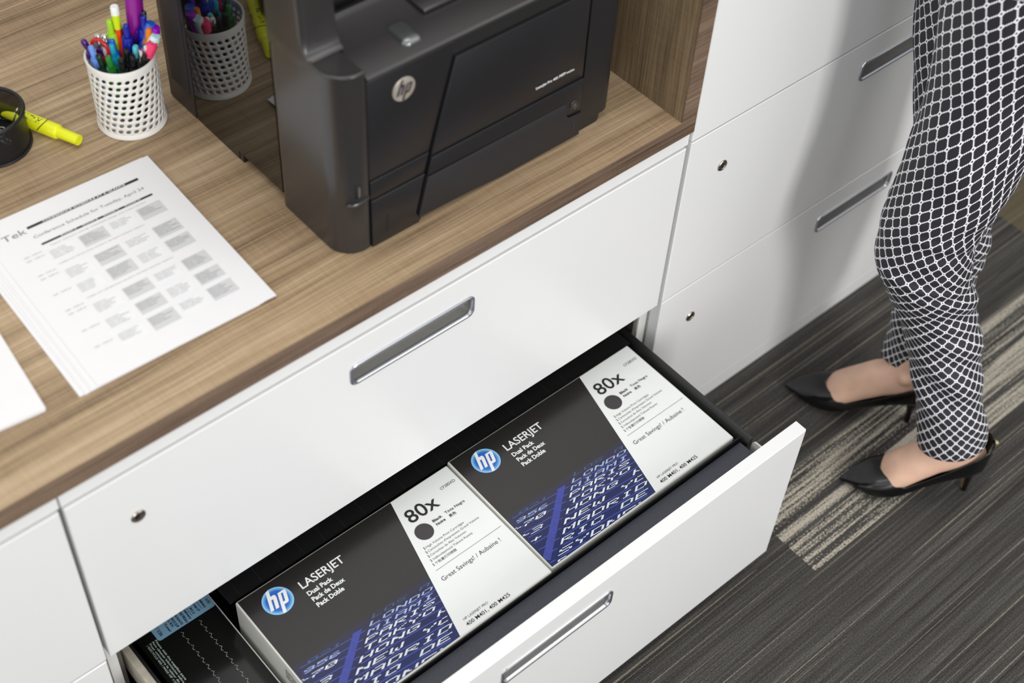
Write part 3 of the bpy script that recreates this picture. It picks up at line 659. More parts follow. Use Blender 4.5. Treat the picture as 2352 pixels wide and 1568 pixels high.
for i, (kind, tx, ty, tz, b_, a_, lb, ca) in enumerate(PENS):
    ox, oy = tx - CC[0], ty - CC[1]
    lim = {'marker': 0.0315, 'wide': 0.030, 'scissor': 0.032}.get(kind, 0.0325)
    # keep the stem inside the cup where it passes the rim
    ra = math.atan2(oy, ox); bx, by = ox * 0.45, oy * 0.45
    f = min(1.0, 0.0985 / tz)
    rx, ry = bx + (ox - bx) * f, by + (oy - by) * f; rr = math.hypot(rx, ry)
    if rr > lim:
        k = (lim - rr * (1 - 1)) / rr; need = lim
        # shift the base inwards so that the stem crosses the rim at `lim`
        t = (math.hypot(ox, oy) * f - need) / (1 - f + 1e-6); t = max(-0.030, min(0.030, -t))
        bx, by = math.cos(ra) * max(-0.030, -abs(t)), math.sin(ra) * max(-0.030, -abs(t))
    pen(kind, CC[0] + bx, CC[1] + by, tx, ty, tz, b_, a_, lb, ca, {'marker': 'marker', 'pencil': 'pencil'}.get(kind, 'pen'))

# ------------------------------------------------------------------ black mesh clip cup with paper clips
MC = (-0.7120, 0.4775); MR = 0.0437; MH = 0.050
mc = thing('clip_cup', (MC[0], MC[1], CT), 'small black wire-mesh cup holding paper clips, cut by the left picture edge', 'cup')
bm = bmesh.new(); n = 72; uvl = bm.loops.layers.uv.new('UVMap')
V = [[bm.verts.new(P3(MC[0] + MR * 0.985 * math.cos(2 * PI * k / n), MC[1] + MR * 0.985 * math.sin(2 * PI * k / n), z)) for k in range(n)] for z in (0.002, MH - 0.002)]
for k in range(n):
    f = bm.faces.new((V[0][k], V[0][(k + 1) % n], V[1][(k + 1) % n], V[1][k]))
    for lp, (a, b) in zip(f.loops, ((k, 0), (k + 1, 0), (k + 1, 1), (k, 1))): lp[uvl].uv = (a / n * 130, b * 24)
obj('mesh_wall', bm, M['mesh_cup'], mc)
def torus(bm, c, R, r, n=64, m=10):
    rings = []
    for k in range(n):
        a = 2 * PI * k / n; rings.append([Vector((c[0] + (R + r * math.cos(2 * PI * j / m)) * math.cos(a), c[1] + (R + r * math.cos(2 * PI * j / m)) * math.sin(a), c[2] + r * math.sin(2 * PI * j / m))) for j in range(m)])
    rings.append(rings[0]); loft(bm, rings, True, False, False); bmesh.ops.remove_doubles(bm, verts=bm.verts[:], dist=1e-6)
bm = bmesh.new(); torus(bm, (MC[0], MC[1], CT + MH), MR, 0.0023); obj('rim', bm, M['wire_black'], mc)
bm = bmesh.new(); torus(bm, (MC[0], MC[1], CT + 0.002), MR, 0.0018); cyl(bm, P3(MC[0], MC[1], 0.0005), P3(MC[0], MC[1], 0.0015), MR * 0.98, n=48); obj('base', bm, M['wire_black'], mc)
def clip(x, y, z, rz, tilt, label):
    t = thing('paper_clip', tuple(P3(x, y, z)), label, 'paper clip', 'paper clips in the black mesh cup')
    Mx = Matrix.Translation(P3(x, y, z)) @ Matrix.Rotation(rz, 4, 'Z') @ Matrix.Rotation(tilt, 4, 'Y')
    pth = [(-0.010, 0.0036), (0.012, 0.0036)] + [(0.012 + 0.0036 * math.sin(a), 0.0036 * math.cos(a)) for a in (0.5, 1, 1.57, 2.1, 2.6)] + [(0.012, -0.0036), (-0.014, -0.0036)] + [(-0.014 - 0.0031 * math.sin(a), -0.0005 - 0.0031 * math.cos(a)) for a in (0.5, 1, 1.57, 2.1, 2.6)] + [(-0.014, 0.0026), (0.008, 0.0026)] + [(0.008 + 0.0022 * math.sin(a), 0.0004 + 0.0022 * math.cos(a)) for a in (0.8, 1.57, 2.3)] + [(0.008, -0.0018), (-0.006, -0.0018)]
    bm = bmesh.new(); tube(bm, [Mx @ Vector((a, b, 0)) for a, b in pth], 0.0006, 6); obj('wire', bm, M['p_chrome'], t)
rnd = random.Random(3)
CLB = ['silver paper clip leaning on the right wall of the mesh cup', 'silver paper clip resting on top of the clip heap in the mesh cup']
for i in range(10):
    a = rnd.uniform(0, 2 * PI); r = rnd.uniform(0, 0.022)
    clip(MC[0] + r * math.cos(a), MC[1] + r * math.sin(a), 0.005 + 0.0028 * i, rnd.uniform(0, 3), rnd.uniform(-0.12, 0.12), 'small silver paper clip lying in the black mesh cup')
clip(MC[0] + 0.028, MC[1] - 0.012, 0.034, 2.3, 1.15, CLB[0])

# ------------------------------------------------------------------ yellow highlighter
HT = P3(-0.6335, 0.4125, 0.0094); hd = Vector((-0.392, 0.92, 0)).normalized(); ha = Vector((-hd.y, hd.x, 0)); hz = Vector((0, 0, 1))
hl = thing('highlighter', tuple(HT + hd * 0.06 - hz * 0.0094), 'fluorescent yellow highlighter pen lying behind the black mesh cup', 'highlighter')
bm = bmesh.new(); tube(bm, [HT + hd * s for s in (0.004, 0.0, 0.0005, 0.029, 0.0295)], [0.0050, 0.0054, 0.0066, 0.0070, 0.0070], 28, True); obj('end_plug', bm, M['yellow'], hl)
bm = bmesh.new(); tube(bm, [HT + hd * s for s in (0.029, 0.030, 0.032, 0.092, 0.0925)], [0.0070, 0.0084, 0.0092, 0.0092, 0.0085], 32, True); obj('barrel', bm, M['yellow'], hl)
bm = bmesh.new(); tube(bm, [HT + hd * s for s in (0.0925, 0.094, 0.125, 0.130)], [0.0080, 0.0084, 0.0078, 0.0060], 28, True); obj('cap', bm, M['yellow'], hl)
def hlp(s, ang, r=0.00935): return HT + hd * s + (ha * math.sin(ang) + hz * math.cos(ang)) * r
bm = bmesh.new()
for k in range(-20, 20):
    a0, a1 = k * 0.085, (k + 1) * 0.085; f = lambda a: 0.0465 + 0.0085 * abs(a / 1.7) ** 1.6
    quad(bm, hlp(f(a0), a0), hlp(f(a1), a1), hlp(f(a1) + 0.0013, a1), hlp(f(a0) + 0.0013, a0))
add = text_mesh('HI-LITER', 0.03); xs_ = [v.co.x for v in add.vertices]; w_ = max(xs_) - min(xs_)
for side_a in (0.25, -1.45):
    tb = bmesh.new(); tb.from_mesh(add)
    for v in tb.verts:
        s = 0.053 + (v.co.x - min(xs_)) / w_ * 0.034; v.co = hlp(s, side_a + (v.co.y - 0.36) * 0.0072 / 0.727 / 0.0092 * 1.0, 0.00937)
    tm = bpy.data.meshes.new('x'); tb.to_mesh(tm); bm.from_mesh(tm); tb.free(); bpy.data.meshes.remove(tm)
obj('lettering', bm, M['ink_black'], hl, smooth=False, fix=False)

# ------------------------------------------------------------------ paper stacks
def sheet(ox, oy, ang, w, l, z, label, group, th=0.0006, name='paper_sheet', curl=0.0):
    X = Vector((math.cos(ang), math.sin(ang), 0)); Y = Vector((-math.sin(ang), math.cos(ang), 0)); o = P3(ox, oy, z)
    bm = bmesh.new(); nx, ny = 10, 12; g = {}
    for s in (0, 1):
        for i in range(nx + 1):
            for j in range(ny + 1):
                u, v = i / nx, j / ny
                g[s, i, j] = bm.verts.new(o + X * (w * u) + Y * (l * v) + Vector((0, 0, s * th + curl * (max(0, u - 0.6) * max(0, 0.35 - v)))))
    for i in range(nx):
        for j in range(ny):
            bm.faces.new((g[1, i, j], g[1, i + 1, j], g[1, i + 1, j + 1], g[1, i, j + 1])); bm.faces.new((g[0, i, j], g[0, i, j + 1], g[0, i + 1, j + 1], g[0, i + 1, j]))
    for i in range(nx):
        bm.faces.new((g[0, i, 0], g[0, i + 1, 0], g[1, i + 1, 0], g[1, i, 0])); bm.faces.new((g[0, i, ny], g[1, i, ny], g[1, i + 1, ny], g[0, i + 1, ny]))
    for j in range(ny):
        bm.faces.new((g[0, 0, j], g[1, 0, j], g[1, 0, j + 1], g[0, 0, j + 1])); bm.faces.new((g[0, nx, j], g[0, nx, j + 1], g[1, nx, j + 1], g[1, nx, j]))
    s = obj(name, bm, M['paper'], None); tag(s, label, 'sheet of paper', group); return s, o, X, Y
PO = (-0.8071, 0.0730); PA = -0.0321
for i, (dx, dy, da) in enumerate(((-0.0200, 0.0030, 0.000), (-0.0150, 0.0015, 0.006), (-0.0130, 0.0030, -0.002), (-0.0085, 0.0010, 0.004), (-0.0065, 0.0020, 0.000))):
    sheet(PO[0] + dx, PO[1] + dy, PA + da, 0.2159, 0.2794, 0.0002 + i * 0.00085, 'white sheet fanned out under the printed schedule page', 'sheets under the printed schedule', 0.0007)
top, po, X, Y = sheet(PO[0], PO[1], PA, 0.2159, 0.2794, 0.0046, 'top page printed with a conference schedule table in grey boxes', 'schedule pages', 0.0005, 'schedule_page')
def pp(x, y, h=0.0007): return po + X * (x / 1000) + Y * (y / 1000) + Vector((0, 0, h))
def prect(bm, x0, x1, y0, y1, h=0.0007): quad(bm, pp(x0, y0, h), pp(x1, y0, h), pp(x1, y1, h), pp(x0, y1, h))
bm = bmesh.new(); prect(bm, 47, 187, 248.3, 252.3)
prect(bm, 48.5, 187.5, 216.6, 219.6)
obj('rule_bars', bm, M['ink_black'], top, smooth=False, fix=False)
bm = bmesh.new()
add_text(bm, 'CONFERENCE SCHEDULE AT A GLANCE', pp(66, 249.0, 0.0010), X, Y, 0.104, 0.0026, 0.02)
add_text(bm, 'ROOM A     ROOM B     ROOM C     ROOM D', pp(72, 217.2, 0.0010), X, Y, 0.100, 0.0018, 0.02)
obj('reversed_lettering', bm, M['ink_white'], top, smooth=False, fix=False)
bm = bmesh.new()
add_text(bm, 'Conference Schedule for Tuesday, April 24', pp(46.5, 230.8), X, Y, 0.138, 0.0048, 0.0)
add_text(bm, 'Tek', pp(16, 243.5), X, Y, 0.028, 0.0098, 0.0)
for yy in (207.5, 201, 174.5, 168, 139.5, 111.5, 105, 75.5, 47.5):
    add_text(bm, '9:00 - 10:30 am', pp(22.5, yy), X, Y, 0.021, 0.0018, 0.0)
rows = [(185, 205.5), (149, 169.5), (122.5, 142.5), (86.5, 106.3), (59.5, 78.8), (31.5, 52.5)]
cols = [(48.5, 79.5), (85.5, 117), (122.5, 153), (158.5, 189)]
rn = random.Random(5); words = ['Session overview', 'Panel discussion', 'Keynote address', 'Workshop hour', 'Poster reviews', 'Open question']
for r, (y0, y1) in enumerate(rows):
    for c, (x0, x1) in enumerate(cols):
        nl = rn.choice((4, 5, 5))
        for k in range(nl):
            add_text(bm, words[(r * 3 + c * 5 + k * 2) % 6], pp(x0 + 1.5, y1 - 3.6 - 3.1 * k, 0.0010), X, Y, 0.001 * (x1 - x0 - 3) * rn.uniform(0.55, 0.98), 0.0016, 0.0)
for yy in (179, 115.5):
    add_text(bm, 'Coffee and refreshments served in the foyer between sessions', pp(50, yy), X, Y, 0.105, 0.0016, 0.0)
add_text(bm, 'Topics: software testing, embedded design and measurement', pp(55, 210.5), X, Y, 0.120, 0.0016, 0.0)
obj('printed_text', bm, M['ink_grey'], top, smooth=False, fix=False)
bd, bl = bmesh.new(), bmesh.new()
for r, (y0, y1) in enumerate(rows):
    for c, (x0, x1) in enumerate(cols): prect(bd if c in (1, 3) else bl, x0, x1, y0, y1, 0.0006)
obj('shaded_cells', bd, M['cell_dark'], top, smooth=False, fix=False); obj('pale_cells', bl, M['cell_light'], top, smooth=False, fix=False)
# stack at the far left
def pg(x, y): v = po + X * (x / 1000) + Y * (y / 1000); return v.x, v.y
sa = PA - 0.075
sx = Vector((math.cos(sa), math.sin(sa)))
for i in range(3):
    cx, cy = pg(-56 + 0.6 * i, 6.5 - 0.4 * i); ox, oy = cx - sx.x * 0.2159, cy - sx.y * 0.2159
    lb = 'uppermost white page at the left picture edge, only its corner in view' if i == 2 else 'white sheet under the page at the left picture edge'
    sheet(ox, oy, sa + 0.004 * i, 0.2159, 0.2794, 0.0002 + i * 0.0012, lb, 'pages at the left picture edge', 0.0009, curl=0.0)

# ------------------------------------------------------------------ toner cartons
KB = 1.0193; BZ = -0.408; BH = 0.2278
def art_mat():
    m = bpy.data.materials.new('carton_print_black_to_blue'); m.use_nodes = True; h = NT(m); b = m.node_tree.nodes['Principled BSDF']
    uv = h.n('ShaderNodeUVMap'); uv.uv_map = 'UVMap'; sp = h.n('ShaderNodeSeparateXYZ'); h.l(uv.outputs[0], sp.inputs[0]); s, t, _ = sp.outputs
    # uv in millimetres / 331: the printed picture fades from charcoal to a night-blue board
    f = h.m('DIVIDE', h.m('SUBTRACT', t, h.m('ADD', 0.344, h.m('MULTIPLY', s, 0.012))), 0.30)
    f2 = h.m('ADD', f, 0.0)
    nz = h.noise(h.comb(h.m('MULTIPLY', s, 400), h.m('MULTIPLY', t, 400), 0), 1, 2)
    col = h.ramp(f2, [(0.0, lin((40, 38, 37))), (0.06, lin((42, 39, 60))), (0.25, lin((32, 34, 76))), (0.6, lin((22, 32, 82))), (1.0, lin((18, 38, 98)))])
    g = h.m('ADD', 0.75, h.m('MULTIPLY', nz, 0.5))
    col = h.mix(1.0, col, h.comb(g, g, g), 'MULTIPLY')
    h.l(col, b.inputs['Base Color']); b.inputs['Roughness'].default_value = 0.24; b.inputs['Specular IOR Level'].default_value = 0.55
    return m
M['art'] = art_mat()
M['ink_led'] = mat('pale_blue_led_print', (238, 243, 252), 0.35, noise=0.05, nscale=800)
M['ink_led_dim'] = mat('dim_teal_led_print', (70, 96, 130), 0.35, noise=0.05, nscale=800)
M['ink_led_mid'] = mat('mid_blue_led_print', (176, 194, 236), 0.35, noise=0.05, nscale=800)
M['ink_line'] = mat('blue_line_print', (64, 88, 180), 0.35, noise=0.10, nscale=300)
M['ink_pillar'] = mat('violet_blue_bar_print', (56, 66, 150), 0.35, noise=0.15, nscale=300)
M['logo_blue'] = None
def logo_mat():
    m = bpy.data.materials.new('round_blue_logo_print'); m.use_nodes = True; h = NT(m); b = m.node_tree.nodes['Principled BSDF']
    uv = h.n('ShaderNodeUVMap'); uv.uv_map = 'UVMap'; sp = h.n('ShaderNodeSeparateXYZ'); h.l(uv.outputs[0], sp.inputs[0]); u, v, _ = sp.outputs
    r = h.m('SQRT', h.m('ADD', h.m('MULTIPLY', u, u), h.m('MULTIPLY', v, v)))
    ring = h.ramp(r, [(0.0, lin((58, 90, 185))), (0.72, lin((44, 110, 200))), (0.90, lin((120, 185, 235))), (0.97, lin((170, 215, 245))), (1.0, lin((70, 130, 210)))])
    h.l(ring, b.inputs['Base Color']); b.inputs['Roughness'].default_value = 0.25
    return m
M['logo_blue'] = logo_mat()
G57 = {'L': '10000 10000 10000 10000 10000 10000 11111', 'O': '01110 10001 10001 10001 10001 10001 01110', 'N': '10001 11001 11001 10101 10011 10011 10001', 'D': '11110 10001 10001 10001 10001 10001 11110',
 'M': '10001 11011 10101 10101 10001 10001 10001', 'I': '01110 00100 00100 00100 00100 00100 01110', 'A': '01110 10001 10001 11111 10001 10001 10001', 'P': '11110 10001 10001 11110 10000 10000 10000',
 'R': '11110 10001 10001 11110 10100 10010 10001', 'S': '01111 10000 10000 01110 00001 00001 11110', 'T': '11111 00100 00100 00100 00100 00100 00100', 'K': '10001 10010 10100 11000 10100 10010 10001',
 'Y': '10001 10001 01010 00100 00100 00100 00100', 'H': '10001 10001 10001 11111 10001 10001 10001', 'G': '01110 10001 10000 10111 10001 10001 01110', 'E': '11111 10000 10000 11110 10000 10000 11111',
 'W': '10001 10001 10001 10101 10101 10101 01010', 'B': '11110 10001 10001 11110 10001 10001 11110', '.': '00000 00000 00000 00000 00000 00100 00100', ' ': '00000 ' * 7,
 '0': '01110 10001 10011 10101 11001 10001 01110', '1': '00100 01100 00100 00100 00100 00100 01110', '3': '11110 00001 00001 01110 00001 00001 11110', '5': '11111 10000 11110 00001 00001 10001 01110',
 '6': '01110 10000 10000 11110 10001 10001 01110', '7': '11111 00001 00010 00100 01000 01000 01000', '9': '01110 10001 10001 01111 00001 00001 01110', '2': '01110 10001 00001 00110 01000 10000 11111', '+': '00000 00100 00100 11111 00100 00100 00000'}
def carton(x0, yb, label, left=False):
    """toner twin carton; x0 = left edge, yb = back edge of the lid"""
    W_, D_ = 331.5 * KB / 1000, 211.0 * KB / 1000; zt = BZ
    r = thing('toner_carton', (x0 + W_ / 2, yb - D_ / 2, Zc(zt - BH)), label, 'box', 'toner cartons in the open drawer')
    bm = bmesh.new(); box(bm, x0, x0 + W_, yb - D_, yb, Zc(zt - BH), Zc(zt), 0.0022, 3)
    o = obj('carton', bm, M['card_side'], r, angle=60)
    def q(s, t, h=0.0002): return Vector((x0 + s * KB / 1000, yb - t * KB / 1000, Zc(zt) + h))
    XX, YY = Vector((1, 0, 0)), Vector((0, 1, 0)); K = KB / 1000
    # printed lid: charcoal-blue picture left, white panel right
    bm = bmesh.new(); uvl = bm.loops.layers.uv.new('UVMap')
    dv = lambda t: 237.7 - 54.4 * t / 210.8
    poly = [(2.6, 2.0), (dv(2.0), 2.0), (dv(208.8), 208.8), (1.2, 208.8)]
    f = bm.faces.new([bm.verts.new(q(s, t)) for s, t in reversed(poly)])
    for lp, (s, t) in zip(f.loops, list(reversed(poly))): lp[uvl].uv = (s / 331, t / 331)
    obj('lid_picture', bm, M['art'], r, smooth=False, fix=False)
    bm = bmesh.new(); quad(bm, *[q(s, t) for s, t in ((dv(209.3), 209.3), (329.6, 209.3), (329.6, 1.8), (dv(1.8), 1.8))]); obj('lid_panel', bm, M['card_white'], r, smooth=False, fix=False)
    # stripes and dot-matrix city board
    base = [('LOS A', 115.5, 122.6, 2.85, 0), ('LONDO', 106.6, 129.4, 3.11, 2), ('MIAMI', 97.0, 137.2, 3.30, 2), ('PARIS', 88.2, 144.6, 3.42, 1), ('TOKYO', 79.5, 152.7, 3.50, 1), ('HONG K', 67.4, 160.9, 3.70, 1), ('NEW YO', 54.8, 171.0, 3.86, 1), ('MADRID', 43.4, 181.0, 3.95, 1), ('RIO DE', 31.1, 190.9, 4.05, 1), ('SYDNEY', 17.4, 201.9, 4.27, 1), ('BERN', 4.7, 212.5, 4.4, 1)]
    left_ = [('021', 19.0, 123.8, 2.75, 0), ('956', 7.0, 132.0, 2.95, 2), ('+70', -9.5, 139.6, 3.3, 1), ('+3', -9.0, 153.8, 3.5, 1), ('+', 1.6, 166.5, 3.3, 1)]
    bms = [bmesh.new(), bmesh.new(), bmesh.new()]
    for txt, bx, by, cw, lvl in base + left_:
        sl = Vector((1.0, 0.09)); up = Vector((2.0, -1.45)) * cw / 7.0
        for ci, ch in enumerate(txt):
            rowsg = G57[ch].split()
            for ri in range(7):
                for cj in range(5):
                    if rowsg[ri][cj] != '1': continue
                    c0 = ci * 6 + cj; p = Vector((bx, by)) + sl * (c0 * cw) + up * (6 - ri)
                    a, b = sl * (cw * 0.95), up * 0.86
                    cs = [p, p + a, p + a + b, p + b]
                    if any(not (1.6 < c.x < dv(c.y) - 0.8 and c.y < 208.5) for c in cs): continue
                    quad(bms[{0: 0, 2: 2, 1: 1}[lvl]], *[q(c.x, c.y, 0.0005) for c in cs])
    led = obj('board_lettering', bms[1], M['ink_led'], r, smooth=False, fix=False)
    obj('board_lettering', bms[2], M['ink_led_mid'], r, smooth=False, fix=False); obj('board_lettering', bms[0], M['ink_led_dim'], r, smooth=False, fix=False)
    bm = bmesh.new()
    def clipx(x, y, dx):  # clip a stripe to the picture
        return max(1.4, min(x, dv(y) - 0.6))
    for i, (txt, bx, by, cw, lvl) in enumerate(base[1:]):
        yy = by + 0.34 * cw + 0.2; hh = 0.18 * cw + 0.25
        for xa, xb in ((-60, bx - 6), (bx + 2, 260)):
            xa_, xb_ = clipx(xa, yy, 0), clipx(xb, yy + 0.09 * 120, 0)
            pts_ = []
            if xb_ - xa_ < 2: continue
            for k in range(13):
                x_ = xa_ + (xb_ - xa_) * k / 12
                pts_.append((x_, yy + 0.09 * (x_ - bx)))
            pts_ = [(x_, y_) for x_, y_ in pts_ if 121 + 0.02 * x_ < y_ < 207.5 and 1.4 < x_ < dv(y_) - 0.5]
            for (xA, yA), (xB, yB) in zip(pts_, pts_[1:]): quad(bm, q(xA, yA + hh, 0.00035), q(xB, yB + hh, 0.00035), q(xB, yB, 0.00035), q(xA, yA, 0.00035))
    obj('board_stripes', bm, M['ink_line'], r, smooth=False, fix=False)
    bm = bmesh.new(); pl = [((86, 124.5), (98.5, 126)), ((66, 141), (78.5, 142)), ((47.5, 155.5), (60, 158)), ((23, 174), (36, 177)), ((2, 190.5), (14, 194)), ((1.4, 196), (6, 200.5))]
    for (a, b), (c_, d_) in zip(pl, pl[1:]): quad(bm, q(*c_, 0.0004), q(*d_, 0.0004), q(*b, 0.0004), q(*a, 0.0004))
    obj('board_bar', bm, M['ink_pillar'], r, smooth=False, fix=False)
    # logo
    cx, cy, R_ = 42.1, 30.6, 19.8; n = 56; bm = bmesh.new(); uvl = bm.loops.layers.uv.new('UVMap')
    ctr = bm.verts.new(q(cx, cy, 0.0004)); rim = [bm.verts.new(q(cx + R_ * math.cos(2 * PI * k / n), cy - R_ * math.sin(2 * PI * k / n), 0.0004)) for k in range(n)]
    for k in range(n):
        f = bm.faces.new((ctr, rim[k], rim[(k + 1) % n]))
        for lp, uvv in zip(f.loops, ((0, 0), (math.cos(2 * PI * k / n), math.sin(2 * PI * k / n)), (math.cos(2 * PI * (k + 1) / n), math.sin(2 * PI * (k + 1) / n)))): lp[uvl].uv = uvv
    lg = obj('logo_disc', bm, M['logo_blue'], r, smooth=False, fix=False)
    bm = bmesh.new(); emblem_letters(bm, lambda a, b: q(cx + a * R_, cy - b * R_, 0.0007)); obj('logo_letters', bm, M['ink_white'], lg, smooth=False, fix=False)
    bm = bmesh.new()
    def T(bm, s, sx, ty, wd, cap, bold=0.0): add_text(bm, s, q(sx, ty, 0.0006), XX, YY, wd * K if wd else None, cap * K, bold)
    T(bm, 'LASERJET', 74.9, 36.5, 64.5, 12.0, 0.012)
    T(bm, 'Dual Pack', 75.3, 49.2, 36.5, 6.6, 0.028); T(bm, 'Pack de Deux', 75.3, 59.2, 47.5, 6.6, 0.028); T(bm, 'Pack Doble', 75.3, 69.2, 39.5, 6.6, 0.028)
    obj('white_lettering', bm, M['ink_white'], r, smooth=False, fix=False)
    bm = bmesh.new()
    T(bm, 'CF280XD', 300.6, 27.8, 24.0, 4.6, -0.008)
    T(bm, '80x', 238.0, 45.0, 47.5, 21.0, 0.008)
    T(bm, 'Black', 261.3, 60.8, 14.5, 4.1, 0.022); T(bm, 'Tinta Negra', 281.8, 60.6, 31.8, 4.2, 0.006); T(bm, 'Noire', 262.0, 67.6, 14.2, 4.1, 0.022); T(bm, '黑色', 283.0, 67.8, 10.6, 3.6, 0.01)
    for i, (s, wd, ty) in enumerate((('High Volume Print Cartridges', 61, 85.8), ("Cartouches d'Impression Grand Volume", 82.5, 92.0), ('Cartuchos de Alto Volumen', 57.5, 98.4), ('Velkoobjemová Tiskové Kazety', 64, 105.0), ('个批量打印硒鼓', 34, 111.7))):
        sx = 226.7 - 1.45 * i; T(bm, '2', sx, ty, 1.9, 3.8, 0.025); T(bm, s, sx + 3.6, ty, wd, 3.6 if i < 4 else 3.3, -0.010 if i < 4 else 0.0)
    T(bm, 'Great Savings! / Aubaine !', 216.5, 136.3, 94.5, 6.6, -0.006)
    T(bm, 'HP LASERJET PRO', 201.4, 195.3, 38.5, 3.6, -0.008); T(bm, '400 M401, 400 M425', 199.7, 204.0, 68.5, 5.4, 0.004)
    quad(bm, q(218.4, 118.95, 0.0006), q(325, 118.95, 0.0006), q(325, 118.55, 0.0006), q(218.4, 118.55, 0.0006))
    obj('black_lettering', bm, M['ink_black'], r, smooth=False, fix=False)
    bm = bmesh.new(); c_ = [bm.verts.new(q(243.4 + 12.6 * math.cos(2 * PI * k / 48), 64.1 - 12.4 * math.sin(2 * PI * k / 48), 0.0006)) for k in range(48)]; bm.faces.new(c_)
    obj('black_dot', bm, M['ink_dot'], r, smooth=False, fix=False)
    if left:
        bm = bmesh.new(); YL = Vector((0, -1, 0)); ZZ = Vector((0, 0, 1))
        for i, (s, wd) in enumerate((('Dual Pack', 0.022), ('Pack de Deux', 0.030), ('Pack Doble', 0.025))):
            add_text(bm, s, Vector((x0 - 0.0003, yb - 0.108, Zc(zt - 0.018 - 0.0075 * i))), YL, ZZ, wd, 0.0048, 0.02)
        add_text(bm, '80x', Vector((x0 - 0.0003, yb - 0.150, Zc(zt - 0.030))), YL, ZZ, None, 0.012, 0.01)
        obj('side_lettering', bm, M['ink_black'], r, smooth=False, fix=False)
    return r
RX, RY = cP.x + (-0.4070 - cP.x) * KB, cP.y + (-0.0110 - cP.y) * KB
carton(RX, RY, 'toner carton at the right of the open drawer, farther from its twin printed alike', False)
carton(cP.x + (-0.7415 - cP.x) * KB, cP.y + (-0.0140 - cP.y) * KB, 'toner carton in the middle of the open drawer, its white left side in view', True)
# third, lower black carton with a pale blue label, lying at the left end
x0, x1, y0, y1, zt = -0.8480, -0.7415, -0.2105, 0.170, -0.4520
r = thing('black_carton', ((x0 + x1) / 2, -0.02, Zc(-0.6355)), 'glossy black carton with pale blue label at the left end of the open drawer', 'box')
bm = bmesh.new(); box(bm, x0, x1 - 0.001, y0, y1, Zc(-0.6355), Zc(zt), 0.0015, 2); obj('carton', bm, M['tape_clear'], r, angle=60)
bm = bmesh.new(); box(bm, x1 - 0.0011, x1, y0, y1, Zc(zt - 0.1), Zc(zt) + 0.0003); obj('white_cut_edge', bm, M['card_white'], r, smooth=False)
bm = bmesh.new(); bm.faces.new([bm.verts.new((a, b, Zc(zt) + 0.0003)) for a, b in rrect(x0 + 0.022, x1 - 0.001, 0.0395, 0.125, 0.004)])
lb = obj('blue_label', bm, M['blue_label'], r, smooth=False, fix=False)
bm = bmesh.new(); Zv = Zc(zt) + 0.0006
YT = Vector((0, -1, 0)); XT = Vector((1, 0, 0))
for i, (s, wd, xx, ya) in enumerate((('1 - US', 0.018, 0.0275, 0.0625), ('hp Toner', 0.022, 0.0395, 0.064), ('12 RX', 0.014, 0.0455, 0.060), ('OFFICE SUP', 0.020, 0.0500, 0.062), ('5 750 ROUTE', 0.022, 0.0560, 0.064), ('SAN FRAN', 0.021, 0.0625, 0.062), ('Delivery', 0.018, 0.0690, 0.060), ('PO 2', 0.010, 0.0760, 0.056), ('Crate LP', 0.015, 0.0830, 0.060), ('Delivery', 0.016, 0.0920, 0.0605), ('1/2', 0.007, 0.0990, 0.054))):
    add_text(bm, s, Vector((x0 + xx, ya, Zv)), YT, XT, wd, 0.0032, 0.02)
for xx in (0.031, 0.0655, 0.0735, 0.0885): quad(bm, (x0 + xx, 0.0455, Zv), (x0 + xx + 0.0004, 0.0455, Zv), (x0 + xx + 0.0004, 0.10, Zv), (x0 + xx, 0.10, Zv))
obj('label_text', bm, M['ink_black'], lb, smooth=False, fix=False)
bm = bmesh.new()
for i, (s, wd) in enumerate((('/ RECYCLE 400 / M425 HP 110V', 0.070), ('Pour connaitre la valeur de', 0.068), ('Para obtener informacion sobre', 0.072), ('Please visit the supplies page', 0.070))):
    add_text(bm, s, Vector((x0 + 0.0065 + 0.0040 * i, 0.0440, Zv)), YT, XT, wd, 0.0026, 0.02)
obj('white_text', bm, M['perf'], r, smooth=False, fix=False)
bm = bmesh.new()
for k, (xc, ph) in enumerate(((x0 + 0.050, 0.0), (x0 + 0.0765, 0.4))):
    y = 0.034
    while y > y0 + 0.004:
        for (a0, b0), (a1, b1) in (((0.0000, 0.0), (0.0024, -0.0030)), ((0.0024, -0.0030), (-0.0012, -0.0062)), ((-0.0012, -0.0062), (0.0002, -0.0092))):
            w2 = 0.00022
            quad(bm, (xc + a0 - w2, y + b0, Zv), (xc + a0 + w2, y + b0, Zv), (xc + a1 + w2, y + b1, Zv), (xc + a1 - w2, y + b1, Zv))
        y -= 0.0115
obj('perforation', bm, M['perf'], r, smooth=False, fix=False)

